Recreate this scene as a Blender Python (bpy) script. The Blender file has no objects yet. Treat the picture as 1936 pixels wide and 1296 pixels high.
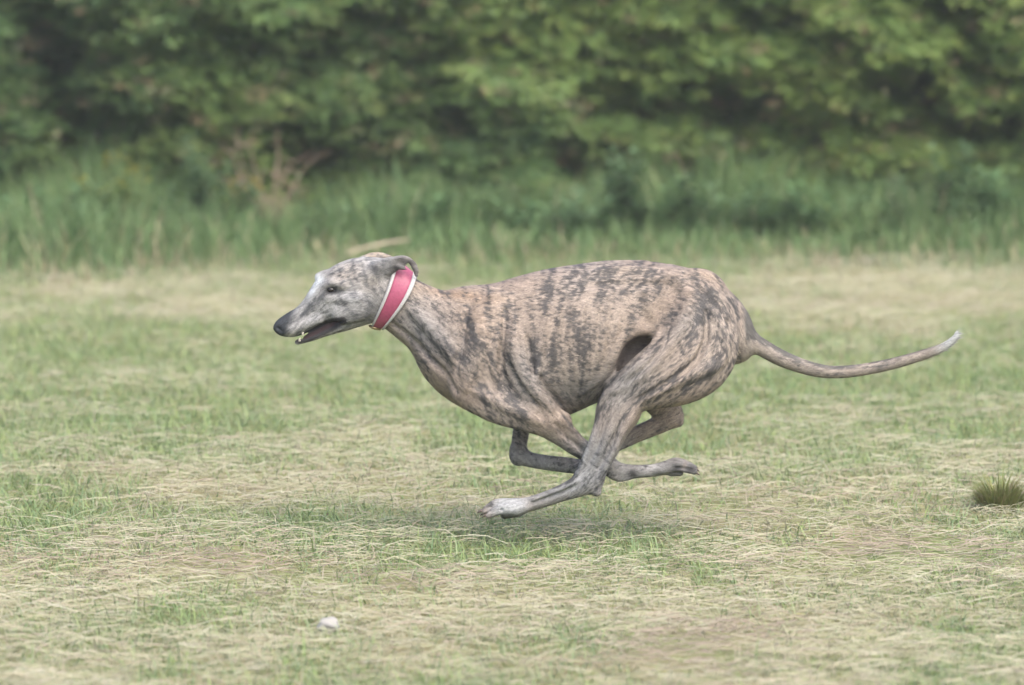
import bpy, bmesh, math, random
import numpy as np
from mathutils import Vector, Euler

random.seed(7)
RNG = np.random.default_rng(7)
R = math.radians
scene = bpy.context.scene
col = scene.collection

# ------------------------------------------------------------------ camera
FPX = 9800.0                      # focal length in photograph pixels (1936 wide)
CAM = np.array([0.0, -12.0, 1.6])
PITCH = math.atan(925.0 / FPX)
cam_data = bpy.data.cameras.new('camera')
cam_data.sensor_width = 36.0
cam_data.lens = FPX * 36.0 / 1936.0
cam_data.clip_start = 0.1
cam_data.clip_end = 3000.0
cam_data.dof.use_dof = True
cam_data.dof.focus_distance = 12.0
cam_data.dof.aperture_fstop = 3.6
cam = bpy.data.objects.new('camera', cam_data)
cam.location = CAM
cam.rotation_euler = (math.pi / 2 - PITCH, 0, 0)
col.objects.link(cam)
scene.camera = cam

# ------------------------------------------------------------------ world, sun, exposure
SUN_EL, SUN_AZ = 54.0, 150.0      # azimuth measured clockwise from +Y
world = bpy.data.worlds.new('World')
scene.world = world
world.use_nodes = True
wn = world.node_tree
wn.nodes.clear()
sky = wn.nodes.new('ShaderNodeTexSky')
sky.sky_type = 'NISHITA'
sky.sun_disc = False
sky.sun_elevation = R(SUN_EL)
sky.sun_rotation = R(SUN_AZ)
sky.air_density = 0.8
sky.dust_density = 5.0
sky.ozone_density = 1.0
bg = wn.nodes.new('ShaderNodeBackground')
bg.inputs['Strength'].default_value = 0.15
wo = wn.nodes.new('ShaderNodeOutputWorld')
wn.links.new(sky.outputs[0], bg.inputs[0])
wn.links.new(bg.outputs[0], wo.inputs[0])

sun_data = bpy.data.lights.new('sun', 'SUN')
sun_data.energy = 0.7
sun_data.angle = R(80)
sun_data.color = (1.0, 0.985, 0.96)
sun = bpy.data.objects.new('sun', sun_data)
sdir = Vector((math.sin(R(SUN_AZ)) * math.cos(R(SUN_EL)), math.cos(R(SUN_AZ)) * math.cos(R(SUN_EL)), math.sin(R(SUN_EL))))
sun.rotation_euler = sdir.to_track_quat('Z', 'Y').to_euler()
col.objects.link(sun)

scene.view_settings.view_transform = 'Standard'
scene.view_settings.look = 'None'
scene.view_settings.exposure = 1.5
scene.view_settings.gamma = 1.0
scene.view_settings.use_curve_mapping = False
scene.cycles.max_bounces = 6
scene.cycles.diffuse_bounces = 3
scene.cycles.use_denoising = True

CP, SP = math.cos(PITCH), math.sin(PITCH)

def ray(u, v):
    """direction of the sight line through a photograph pixel"""
    x = (np.asarray(u, float) - 968.0) / FPX
    y = (648.0 - np.asarray(v, float)) / FPX
    return x, CP + y * SP, -SP + y * CP

def at_y(u, v, Y=0.0):
    x, y, z = ray(u, v)
    t = (Y - CAM[1]) / y
    return np.stack([CAM[0] + x * t, CAM[1] + y * t, CAM[2] + z * t], -1)

def at_ground(u, v, Z=0.0):
    x, y, z = ray(u, v)
    t = (Z - CAM[2]) / z
    return np.stack([CAM[0] + x * t, CAM[1] + y * t, CAM[2] + z * t], -1)

# ------------------------------------------------------------------ helpers
def tag(o, label=None, cat=None, group=None, kind=None):
    if label: o['label'] = label
    if cat: o['category'] = cat
    if group: o['group'] = group
    if kind: o['kind'] = kind
    return o

def empty(name, loc):
    o = bpy.data.objects.new(name, None)
    o.location = loc
    o.empty_display_size = 0.1
    col.objects.link(o)
    return o

def mesh_np(name, verts, faces_flat, loop_tot, mat, parent=None, colors=None, smooth=False, origin=None):
    """one mesh object out of numpy arrays; faces_flat = vertex indices, loop_tot = corners per face"""
    verts = np.asarray(verts, np.float32)
    if origin is None:
        origin = np.zeros(3)
    me = bpy.data.meshes.new(name)
    nv, nl, nf = len(verts), len(faces_flat), len(loop_tot)
    me.vertices.add(nv)
    me.vertices.foreach_set('co', (verts - np.asarray(origin, np.float32)).astype(np.float32).ravel())
    me.loops.add(nl)
    me.loops.foreach_set('vertex_index', np.asarray(faces_flat, np.int32).ravel())
    me.polygons.add(nf)
    lt = np.asarray(loop_tot, np.int32)
    ls = np.zeros(nf, np.int32)
    ls[1:] = np.cumsum(lt)[:-1]
    me.polygons.foreach_set('loop_start', ls)
    if smooth:
        me.polygons.foreach_set('use_smooth', np.ones(nf, bool))
    me.update(calc_edges=True)
    if colors is not None:
        at = me.color_attributes.new('tint', 'FLOAT_COLOR', 'POINT')
        c4 = np.ones((nv, 4), np.float32)
        c4[:, :3] = colors
        at.data.foreach_set('color', c4.ravel())
    if mat is not None:
        me.materials.append(mat)
    o = bpy.data.objects.new(name, me)
    o.location = origin
    if parent is not None:
        o.parent = parent
        o.location = Vector(origin) - parent.location
    col.objects.link(o)
    return o

def srgb(r, g, b):
    f = lambda c: c / 12.92 if c <= 0.04045 else ((c + 0.055) / 1.055) ** 2.4
    return np.array([f(r / 255.0), f(g / 255.0), f(b / 255.0)])

def principled(name, rough=0.7, base=(0.5, 0.5, 0.5), spec=0.3):
    m = bpy.data.materials.new(name)
    m.use_nodes = True
    p = m.node_tree.nodes['Principled BSDF']
    p.inputs['Base Color'].default_value = (*base, 1)
    p.inputs['Roughness'].default_value = rough
    p.inputs['Specular IOR Level'].default_value = spec
    return m, p

def grain(m, p, scale=60.0, amount=0.25, bump=0.0, stretch=(1, 1, 1)):
    """multiply the base colour by a fine noise and add a little relief"""
    nt = m.node_tree
    tc = nt.nodes.new('ShaderNodeTexCoord')
    mp = nt.nodes.new('ShaderNodeMapping')
    mp.inputs['Scale'].default_value = stretch
    nz = nt.nodes.new('ShaderNodeTexNoise')
    nz.inputs['Scale'].default_value = scale
    nz.inputs['Detail'].default_value = 4
    nt.links.new(tc.outputs['Object'], mp.inputs[0])
    nt.links.new(mp.outputs[0], nz.inputs['Vector'])
    mr = nt.nodes.new('ShaderNodeMapRange')
    mr.inputs['From Min'].default_value = 0.3
    mr.inputs['From Max'].default_value = 0.7
    mr.inputs['To Min'].default_value = 1 - amount
    mr.inputs['To Max'].default_value = 1 + amount
    nt.links.new(nz.outputs[0], mr.inputs[0])
    mx = nt.nodes.new('ShaderNodeVectorMath')
    mx.operation = 'SCALE'
    b = p.inputs['Base Color']
    if b.links:
        nt.links.new(b.links[0].from_socket, mx.inputs[0])
    else:
        mx.inputs[0].default_value = b.default_value[:3]
    nt.links.new(mr.outputs[0], mx.inputs['Scale'])
    nt.links.new(mx.outputs[0], b)
    if bump:
        bp = nt.nodes.new('ShaderNodeBump')
        bp.inputs['Strength'].default_value = bump
        bp.inputs['Distance'].default_value = 0.004
        nt.links.new(nz.outputs[0], bp.inputs['Height'])
        nt.links.new(bp.outputs[0], p.inputs['Normal'])
    return m

def tint_material(name, rough=0.65, spec=0.25, translucent=0.0):
    """material whose colour is the piece's own tint attribute; thin leaves let some light through"""
    m, p = principled(name, rough, spec=spec)
    nt = m.node_tree
    a = nt.nodes.new('ShaderNodeAttribute')
    a.attribute_name = 'tint'
    nt.links.new(a.outputs['Color'], p.inputs['Base Color'])
    if translucent:
        tr = nt.nodes.new('ShaderNodeBsdfTranslucent')
        nt.links.new(a.outputs['Color'], tr.inputs['Color'])
        mix = nt.nodes.new('ShaderNodeMixShader')
        mix.inputs[0].default_value = translucent
        nt.links.new(p.outputs[0], mix.inputs[1])
        nt.links.new(tr.outputs[0], mix.inputs[2])
        nt.links.new(mix.outputs[0], nt.nodes['Material Output'].inputs['Surface'])
    return m

def value_noise(x, y, seed=0):
    """smooth 2-D value noise in 0..1"""
    xi, yi = np.floor(x).astype(np.int64), np.floor(y).astype(np.int64)
    fx, fy = x - xi, y - yi
    fx, fy = fx * fx * (3 - 2 * fx), fy * fy * (3 - 2 * fy)
    def h(a, b):
        n = (a * 374761393 + b * 668265263 + seed * 982451653) & 0xffffffff
        n = ((n ^ (n >> 13)) * 1274126177) & 0xffffffff
        return ((n ^ (n >> 16)) & 0xffff) / 65535.0
    return (h(xi, yi) * (1 - fx) + h(xi + 1, yi) * fx) * (1 - fy) + (h(xi, yi + 1) * (1 - fx) + h(xi + 1, yi + 1) * fx) * fy

def fbm(x, y, seed=0, octv=4):
    s, a, t = 0, 1.0, 0
    for i in range(octv):
        s = s + a * value_noise(x * 2 ** i, y * 2 ** i, seed + i)
        t += a
        a *= 0.5
    return s / t
# ------------------------------------------------------------------ the field
def to_px(X, Y, Z=0.0):
    """where a point of the field stands in the photograph's layout (used to lay out patches of grass)"""
    dx, dy, dz = X - CAM[0], Y - CAM[1], Z - CAM[2]
    d = dy * CP - dz * SP
    up = dy * SP + dz * CP
    return 968 + FPX * dx / d, 648 - FPX * up / d

def patches(u, v, rows):
    s = 0
    for cu, cv, ru, rv, a in rows:
        s = s + a * np.exp(-(((u - cu) / ru) ** 2 + ((v - cv) / rv) ** 2))
    return s

GREEN = [(230, 715, 430, 80, 1.2), (60, 690, 160, 70, .3), (480, 790, 160, 60, .4), (1680, 700, 340, 50, 1.0), (1000, 830, 260, 60, .35), (1330, 770, 200, 60, .4),
         (80, 1015, 90, 55, .55), (850, 1035, 150, 45, .5), (1205, 1040, 110, 35, .5), (1500, 870, 200, 60, .15), (330, 868, 50, 15, .5),
         (600, 1020, 60, 30, .5), (1320, 860, 100, 40, .3), (1540, 560, 70, 16, .35), (700, 520, 300, 24, .2), (1180, 500, 300, 30, .45), (100, 500, 180, 25, .35),
         (1500, 1030, 60, 25, .5), (1340, 1085, 40, 20, .5), (560, 1250, 50, 25, .4), (1800, 1210, 60, 30, .35), (1090, 1240, 60, 30, .4),
         (300, 560, 420, 45, -.55), (1700, 545, 380, 55, -.6), (650, 610, 300, 40, -.25), (600, 930, 420, 55, -.4), (1400, 960, 400, 45, -.35), (1350, 600, 200, 40, -.15),
         (968, 1120, 1100, 130, -.12), (300, 1090, 300, 40, -.35), (1700, 1060, 300, 60, -.4), (1100, 1150, 400, 40, -.25), (968, 1250, 1100, 60, -.15)]
BROWN = [(420, 1075, 180, 28, .8), (760, 1120, 120, 22, .5), (950, 1100, 220, 26, .5), (1650, 1050, 160, 34, .7), (1880, 1060, 90, 30, .6), (1310, 1235, 140, 34, .8),
         (1420, 1195, 60, 22, .7), (190, 895, 60, 16, .6), (350, 815, 40, 14, .5), (1640, 590, 160, 16, .6), (1420, 980, 140, 24, .4), (1160, 1270, 150, 24, .5), (200, 1260, 200, 26, .4),
         (600, 655, 30, 8, .3), (1390, 1090, 140, 26, .3), (60, 1085, 120, 24, .5)]

def greenness(X, Y):
    u, v = to_px(X, Y)
    n = fbm(X * 1.6 + 9, Y * 0.7 + 3, 11, 4) - 0.5
    n2 = fbm(X * 6 + 5, Y * 3 + 31, 17, 3) - 0.5
    return np.clip(0.60 + 1.1 * patches(u, v, GREEN) + 1.0 * n + 0.9 * n2, 0, 1)

def brownness(X, Y):
    u, v = to_px(X, Y)
    n = fbm(X * 2.4 + 40, Y * 1.2 + 13, 23, 4) - 0.5
    return np.clip(0.0 + 1.25 * patches(u, v, BROWN) + 0.9 * n, 0, 1)

def field_points(n, y0=-3.4, y1=9.0, margin=1.35, power=1.0):
    """random points over the part of the field in front of the camera, denser where it is nearer"""
    t = RNG.random(n) ** power
    Y = y0 + (y1 - y0) * t
    half = (Y + 12.0) * (968.0 / FPX) + margin * (0.6 + 0.05 * (Y + 12))
    return (RNG.random(n) * 2 - 1) * half, Y

# ground sheet, out to the horizon
gm, gp = principled('field_soil', 0.95, spec=0.1)
nt = gm.node_tree
tc = nt.nodes.new('ShaderNodeTexCoord')
n1 = nt.nodes.new('ShaderNodeTexNoise'); n1.inputs['Scale'].default_value = 1.4; n1.inputs['Detail'].default_value = 6
n2 = nt.nodes.new('ShaderNodeTexNoise'); n2.inputs['Scale'].default_value = 45; n2.inputs['Detail'].default_value = 5
mp = nt.nodes.new('ShaderNodeMapping'); mp.inputs['Scale'].default_value = (0.5, 1.3, 1)
nt.links.new(tc.outputs['Object'], n1.inputs['Vector'])
nt.links.new(tc.outputs['Object'], mp.inputs[0]); nt.links.new(mp.outputs[0], n2.inputs['Vector'])
r1 = nt.nodes.new('ShaderNodeValToRGB')
r1.color_ramp.elements[0].position = 0.38; r1.color_ramp.elements[0].color = (0.23, 0.225, 0.13, 1)
r1.color_ramp.elements[1].position = 0.64; r1.color_ramp.elements[1].color = (0.16, 0.205, 0.09, 1)
r2 = nt.nodes.new('ShaderNodeValToRGB')
r2.color_ramp.elements[0].position = 0.35; r2.color_ramp.elements[0].color = (0.5, 0.45, 0.4, 1)
r2.color_ramp.elements[1].position = 0.7; r2.color_ramp.elements[1].color = (1.4, 1.35, 1.2, 1)
nt.links.new(n1.outputs[0], r1.inputs[0]); nt.links.new(n2.outputs[0], r2.inputs[0])
mm = nt.nodes.new('ShaderNodeMix'); mm.data_type = 'RGBA'; mm.blend_type = 'MULTIPLY'; mm.inputs[0].default_value = 1
nt.links.new(r1.outputs[0], mm.inputs[6]); nt.links.new(r2.outputs[0], mm.inputs[7])
nt.links.new(mm.outputs[2], gp.inputs['Base Color'])
bp = nt.nodes.new('ShaderNodeBump'); bp.inputs['Strength'].default_value = 0.6; bp.inputs['Distance'].default_value = 0.02
nt.links.new(n2.outputs[0], bp.inputs['Height']); nt.links.new(bp.outputs[0], gp.inputs['Normal'])
G = 600.0
tag(mesh_np('ground', [(-G, -G, 0), (G, -G, 0), (G, G, 0), (-G, G, 0)], [0, 1, 2, 3], [4], gm), kind='structure')

def pal(cols, n, w=None):
    cols = np.asarray(cols)
    i = RNG.choice(len(cols), n, p=w)
    j = RNG.choice(len(cols), n, p=w)
    t = RNG.random((n, 1)) * 0.5
    return cols[i] * (1 - t) + cols[j] * t

def blades(name, X, Y, Z0, H, W, head, lean, curl, colour, mat, segs=2, tipc=None, parent=None, origin=None):
    """tapering grass blades: root X,Y,Z0, length H, width W, heading, lean at the root and extra bend, radians"""
    n = len(X)
    dirx, diry = np.cos(head), np.sin(head)
    sx, sy = -diry, dirx                         # blade's flat side
    pts = []; px, py, pz = X.copy(), Y.copy(), Z0.copy()
    a = lean.copy()
    verts = np.empty((n, 2 * segs + 1, 3), np.float32)
    for k in range(segs):
        w = W * (1 - 0.75 * k / segs) * 0.5
        verts[:, 2 * k] = np.stack([px - sx * w, py - sy * w, pz], 1)
        verts[:, 2 * k + 1] = np.stack([px + sx * w, py + sy * w, pz], 1)
        st = H / segs
        px = px + dirx * np.sin(a) * st; py = py + diry * np.sin(a) * st; pz = np.maximum(pz + np.cos(a) * st, 0.004)
        a = a + curl / segs
    verts[:, -1] = np.stack([px, py, pz], 1)
    nvp = 2 * segs + 1
    base = (np.arange(n) * nvp)[:, None]
    f = []
    for k in range(segs - 1):
        f += [2 * k, 2 * k + 1, 2 * k + 3, 2 * k + 2]
    f += [2 * segs - 2, 2 * segs - 1, 2 * segs]
    faces = (base + np.array(f)[None]).ravel()
    lt = np.tile([4] * (segs - 1) + [3], n)
    c = np.repeat(colour[:, None, :], nvp, 1).astype(np.float32)
    if tipc is not None:
        tt = np.array([k // 2 / segs for k in range(2 * segs)] + [1.0])[None, :, None]
        c = c * (1 - tt * 0.6) + tipc[:, None, :] * tt * 0.6
    return mesh_np(name, verts.reshape(-1, 3), faces, lt, mat, parent, c.reshape(-1, 3), origin=origin)

blade_mat = tint_material('grass_blade', 0.6, 0.3, 0.3)
straw_mat = tint_material('dry_straw', 0.75, 0.2, 0.12)

# mown grass: short upright blades, longer and greener in patches
N = 380000
X, Y = field_points(N, power=1.12)
gr = greenness(X, Y); br = brownness(X, Y)
keep = RNG.random(N) < np.clip(0.35 + 0.8 * gr - 0.55 * br, 0.06, 1)
X, Y, gr, br = X[keep], Y[keep], gr[keep], br[keep]; n = len(X)
fresh = pal([(0.165, 0.25, 0.09), (0.21, 0.29, 0.105), (0.14, 0.23, 0.105), (0.26, 0.33, 0.12), (0.225, 0.29, 0.155)], n)
dryc = pal([(0.31, 0.295, 0.20), (0.36, 0.34, 0.24), (0.27, 0.265, 0.17), (0.32, 0.275, 0.215), (0.29, 0.31, 0.20)], n)
t = (RNG.random(n) < np.clip(0.15 + 1.05 * gr, 0, .97)).astype(float)[:, None]
c = fresh * t + dryc * (1 - t)
H = (0.020 + 0.032 * RNG.random(n)) * (0.8 + 0.55 * gr) * (1 + 0.9 * np.clip((Y - 6.3) / 2, 0, 1)) * np.where(RNG.random(n) < 0.03, 1.7, 1)
head = np.where(RNG.random(n) < 0.62, RNG.normal(0, 0.5, n) + np.where(RNG.random(n) < 0.5, 0, math.pi), RNG.random(n) * 2 * math.pi)
o = blades('grass', X, Y, np.zeros(n), H, 0.0028 + 0.0022 * RNG.random(n), head, RNG.random(n) * 1.0 + 0.25, 0.4 + RNG.random(n) * 1.3, c, blade_mat, 2, tipc=c * 0.7 + dryc * 0.3)
tag(o, kind='stuff')

# hay left by the mower: thin dry stems lying on the grass, mostly combed one way
N = 165000
X, Y = field_points(N, power=1.15)
gr = greenness(X, Y); br = brownness(X, Y)
clump = fbm(X * 2.2 + 3, Y * 4.0 + 8, 41, 4)
keep = RNG.random(N) < np.clip(1.15 - 0.95 * gr + 1.6 * (clump - 0.5), 0.08, 1)
X, Y, gr, br, clump = X[keep], Y[keep], gr[keep], br[keep], clump[keep]; n = len(X)
hay = pal([(0.33, 0.305, 0.215), (0.37, 0.35, 0.26), (0.29, 0.275, 0.185), (0.32, 0.275, 0.22), (0.30, 0.31, 0.20), (0.39, 0.375, 0.31)], n)
old = pal([(0.22, 0.18, 0.14), (0.28, 0.23, 0.185), (0.18, 0.155, 0.125), (0.32, 0.26, 0.21)], n)
t = (RNG.random(n) < br * 0.85 + 0.06).astype(float)[:, None]
hay = hay * np.array([1.0, 1.02, 0.97])
c = hay * (1 - t) + old * t
L = 0.025 + 0.075 * RNG.random(n) ** 1.8
W = 0.0009 + 0.0012 * RNG.random(n)
ang = RNG.normal(0.0, 0.30, n) + np.where(RNG.random(n) < 0.12, RNG.random(n) * 3, 0)
tilt = RNG.normal(0, 0.14, n)
Zc = 0.006 + 0.028 * RNG.random(n) * np.clip(clump * 1.5, .3, 1.2) + np.abs(np.sin(tilt)) * L * 0.5
dx, dy, dz = np.cos(ang) * np.cos(tilt), np.sin(ang) * np.cos(tilt), np.sin(tilt)
roll = RNG.normal(0.5, 0.5, n)
sx, sy, sz = -np.sin(ang) * np.cos(roll), np.cos(ang) * np.cos(roll), np.sin(roll)
P = np.stack([X, Y, Zc], 1); D = np.stack([dx, dy, dz], 1) * (L / 2)[:, None]; S = np.stack([sx, sy, sz], 1) * (W / 2)[:, None]
bow = np.zeros((n, 3)); bow[:, 1] = RNG.normal(0, 0.006, n); bow[:, 2] = np.abs(RNG.normal(0, 0.005, n))
V = np.stack([P - D - S, P - D + S, P + bow + S, P + bow - S, P + D + S * .6, P + D - S * .6], 1)
V[:, :, 2] = np.maximum(V[:, :, 2], 0.004)
F = (np.arange(n) * 6)[:, None] + np.array([0, 1, 2, 3, 3, 2, 4, 5])[None]
o = mesh_np('dry_grass_clippings', V.reshape(-1, 3), F.ravel(), np.full(2 * n, 4), straw_mat, colors=np.repeat(c, 6, 0))
tag(o, kind='stuff')

# ------------------------------------------------------------------ the unmown verge under the hedge
def verge_edge(X):
    return 8.02 - 0.35 * np.clip(-X - 0.6, 0, 1) + 1.0 * (fbm(X * 1.3 + 7, X * 0 + 2.5, 51, 4) - 0.5) + 0.25 * np.exp(-((X - 1.6) / 1.2) ** 2) - 0.10 * np.exp(-((X + 0.3) / 0.8) ** 2)
N = 56000
X = (RNG.random(N) * 2 - 1) * 4.2; far = RNG.random(N) < 0.14; X = np.where(far, np.sign(X) * (4.0 + 3.4 * RNG.random(N)), X)
Y = 7.2 + RNG.random(N) * 2.5
e = verge_edge(X)
keep = RNG.random(N) < np.clip((Y - e) / 1.0 + 0.5, 0, 1) ** 1.3
X, Y, e = X[keep], Y[keep], e[keep]; n = len(X)
dens = fbm(X * 2 + 1, Y * 1.5, 61, 3)
c = pal([(0.105, 0.185, 0.07), (0.135, 0.215, 0.08), (0.085, 0.16, 0.06), (0.175, 0.24, 0.095), (0.12, 0.195, 0.09)], n)
straw = RNG.random(n) < np.clip(0.30 - (Y - e) * 0.5, 0.03, 0.3)
c[straw] = pal([(0.40, 0.36, 0.22), (0.33, 0.29, 0.18), (0.30, 0.22, 0.16)], int(straw.sum()))
H = (0.05 + 0.25 * np.clip((Y - e + .3) / 1.3, 0, 1)) * (0.5 + 0.7 * RNG.random(n)) * (0.25 + 1.5 * dens) * (0.35 + 1.3 * fbm(X * 1.1 + 20, Y * 0.6, 67, 2))
head = RNG.random(n) * 2 * math.pi
o = blades('tall_grass', X, Y, np.zeros(n), H, 0.004 + 0.006 * RNG.random(n), head, 0.1 + 0.4 * RNG.random(n), 0.3 + 1.3 * RNG.random(n), c, blade_mat, 3, tipc=c * 1.25)
tag(o, kind='stuff')

def leaf_set(P, D, S, Nn, L, W, colour):
    """kite-shaped leaflets at P along D, width along S, a little folded along Nn; returns verts, faces, tints"""
    n = len(P)
    a = P; b = P + D * (L * 0.45)[:, None] + S * (W / 2)[:, None] + Nn * (W * .12)[:, None]
    c = P + D * L[:, None]; d = P + D * (L * 0.45)[:, None] - S * (W / 2)[:, None] + Nn * (W * .12)[:, None]
    V = np.stack([a, b, c, d], 1).reshape(-1, 3)
    F = (np.arange(n) * 4)[:, None] + np.array([0, 1, 2, 3])[None]
    return V, F.ravel(), np.repeat(colour, 4, 0)

def norm(a):
    return a / np.maximum(np.linalg.norm(a, axis=-1, keepdims=True), 1e-9)

leaf_mat = tint_material('leaf', 0.5, 0.35, 0.25)
stem_mat, sp_ = principled('green_stem', 0.7, (0.10, 0.13, 0.06)); grain(stem_mat, sp_, 90, 0.25)
twig_mat, tp_ = principled('dead_twig', 0.85, (0.21, 0.155, 0.115)); grain(twig_mat, tp_, 120, 0.3)

def tube(pts, radii, seg=6):
    vs, fs = [], []
    m = len(pts)
    for i in range(m):
        d = Vector(pts[min(i + 1, m - 1)]) - Vector(pts[max(i - 1, 0)])
        d.normalize()
        a = d.orthogonal().normalized(); b = d.cross(a)
        for j in range(seg):
            t = 2 * math.pi * j / seg
            vs.append(tuple(Vector(pts[i]) + (a * math.cos(t) + b * math.sin(t)) * radii[i]))
    for i in range(m - 1):
        for j in range(seg):
            fs += [i * seg + j, i * seg + (j + 1) % seg, (i + 1) * seg + (j + 1) % seg, (i + 1) * seg + j]
    lt = [4] * ((m - 1) * seg) + [seg]
    fs += [(m - 1) * seg + j for j in range(seg)]
    return vs, fs, lt

def join_tubes(ts):
    V, F, L, o = [], [], [], 0
    for vs, fs, lt in ts:
        V += vs; F += [f + o for f in fs]; L += lt; o += len(vs)
    return np.array(V), F, L

WEED_COL = {'green': [(0.09, 0.175, 0.075), (0.12, 0.21, 0.09), (0.08, 0.15, 0.07)], 'blue': [(0.125, 0.21, 0.105), (0.155, 0.245, 0.125), (0.105, 0.18, 0.09)],
            'lime': [(0.14, 0.20, 0.06), (0.17, 0.23, 0.07), (0.11, 0.17, 0.05)]}
def weed(u, v, h, label, stems=4, tone='green', leaf=0.07, spread=0.10, flower=None, narrow=False):
    b = at_ground(u, v)
    root = empty('weed', Vector(b)); tag(root, label, 'weed', 'leafy weeds along the foot of the hedge')
    LV, LF, LC, off = [], [], [], 0
    FV = []
    for s in range(stems + 2):
        az = RNG.random() * 2 * math.pi; r = spread * (0.3 + RNG.random())
        hh = h * (0.65 + 0.4 * RNG.random())
        pts = [np.array([math.cos(az) * r * (0.25 + 0.75 * (k / 5) ** 1.3), math.sin(az) * r * (0.25 + 0.75 * (k / 5) ** 1.3), hh * k / 5]) + b for k in range(6)]
        vs, fs, lt = tube([tuple(p) for p in pts], [0.0035 - 0.0005 * k for k in range(6)], 5)
        mesh_np('stem', np.array(vs), fs, lt, stem_mat, root, origin=b)
        m = int(hh / 0.012)
        tt = 0.15 + 0.85 * (np.arange(m) + RNG.random(m)) / m
        P = np.array([pts[0] * 0 + np.array([np.interp(t * 5, range(6), [p[i] for p in pts]) for i in range(3)]) for t in tt])
        a2 = np.arange(m) * 2.4 + RNG.random(m) * 0.8
        up = 0.05 + 0.5 * RNG.random(m)
        D = norm(np.stack([np.cos(a2), np.sin(a2), up], 1))
        S = norm(np.cross(D, np.array([0, 0, 1.0])))
        Nn = np.cross(S, D)
        L = leaf * 1.25 * (0.7 + 0.7 * RNG.random(m)) * (1.15 - 0.6 * tt)
        V, F, C = leaf_set(P, D, S, Nn, L, L * (0.22 if narrow else 0.5), pal(WEED_COL[tone], m))
        LV.append(V); LF.append(F + off); LC.append(C); off += len(V)
        if flower is not None:
            for q in range(5):
                FV.append(pts[5] + RNG.normal(0, 0.02, 3))
    LV, LF, LC = np.concatenate(LV), np.concatenate(LF), np.concatenate(LC)
    tag(mesh_np('leaves', LV, LF, np.full(len(LF) // 4, 4), leaf_mat, root, LC, origin=b), kind='stuff')
    if flower is not None:
        FV = np.array(FV)
        VV, FF, CC, o2 = [], [], [], 0
        for p in FV:
            a = np.arange(5) * 2 * math.pi / 5 + RNG.random()
            D = norm(np.stack([np.cos(a), np.sin(a), np.full(5, .6)], 1)); S = norm(np.cross(D, [0, 0, 1.0])); Nn = np.cross(S, D)
            V, F, C = leaf_set(np.repeat(p[None], 5, 0), D, S, Nn, np.full(5, 0.012), np.full(5, 0.009), np.repeat([flower], 5, 0))
            VV.append(V); FF.append(F + o2); CC.append(C); o2 += len(V)
        tag(mesh_np('flowers', np.concatenate(VV), np.concatenate(FF), np.full(len(FF) * 5, 4), leaf_mat, root, np.concatenate(CC), origin=b), kind='stuff')
    return root

weed(1172, 476, 0.40, 'tall blue-green weed standing above the verge right of the middle of the hedge', 5, 'blue', .085, .07)
weed(1230, 474, 0.29, 'broad dark green weed right beside the tall blue-green one, above the dog\'s back', 6, 'green', .08, .14)
weed(1085, 479, 0.25, 'low blue-green weed above the dog\'s back, left of the tall weed', 5, 'blue', .075, .13)
weed(935, 466, 0.30, 'slender pale weed against the hedge above the dog\'s shoulders', 4, 'blue', .06, .07, narrow=True)
weed(1800, 469, 0.43, 'tallest pale weed near the right edge, leaning on the dark hedge', 5, 'blue', .08, .09)
weed(1690, 481, 0.38, 'feathery narrow-leaved weed left of the tallest pale weed at the right', 5, 'blue', .07, .08, narrow=True)
weed(1905, 473, 0.31, 'bushy dark green weed cut by the right edge of the picture', 7, 'green', .075, .16)
weed(1560, 472, 0.25, 'wide low green weed on the right-hand verge, left of the feathery weed', 7, 'green', .07, .17)
weed(385, 475, 0.43, 'tall blue-green weed in front of the brown dead shrub', 6, 'blue', .07, .11)
weed(225, 477, 0.34, 'weed with small yellow flowers at the left of the verge', 6, 'lime', .055, .13, flower=(0.55, 0.45, 0.05))
weed(60, 478, 0.29, 'broad green weed at the far left of the verge', 7, 'green', .07, .17)
weed(150, 479, 0.27, 'leafy blue-green weed left of the heap of dead grass', 6, 'blue', .075, .15)
weed(452, 468, 0.27, 'weed with a few yellow flowers below the brown dead shrub', 5, 'green', .06, .12, flower=(0.5, 0.42, 0.06))
weed(700, 470, 0.22, 'small bluish weed against the hedge above the dog\'s head', 5, 'blue', .06, .12)
weed(590, 482, 0.30, 'thin narrow-leaved weed right of the brown dead shrub', 4, 'green', .06, .09, narrow=True)

weed(1330, 474, .30, 'pale leafy weed above the dog\'s rump, just below a black hollow in the hedge', 6, 'blue', .075, .14)
weed(1450, 470, .27, 'bushy green weed just right of the black hollow at the hedge foot', 6, 'green', .075, .15)
weed(1010, 476, .22, 'low green weed right of the slender pale weed above the dog\'s shoulders', 6, 'green', .07, .15)
weed(820, 474, .24, 'spreading green weed above the dog\'s neck', 6, 'green', .075, .15)
weed(300, 476, .26, 'green weed standing behind the larger heap of dead grass', 6, 'green', .07, .14)
weed(1610, 480, .18, 'short lime green weed at the front edge of the right-hand verge', 5, 'lime', .06, .13)
weed(1860, 476, .30, 'blue-green weed between the tallest pale weed and the bush at the right edge', 6, 'blue', .08, .13)

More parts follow.
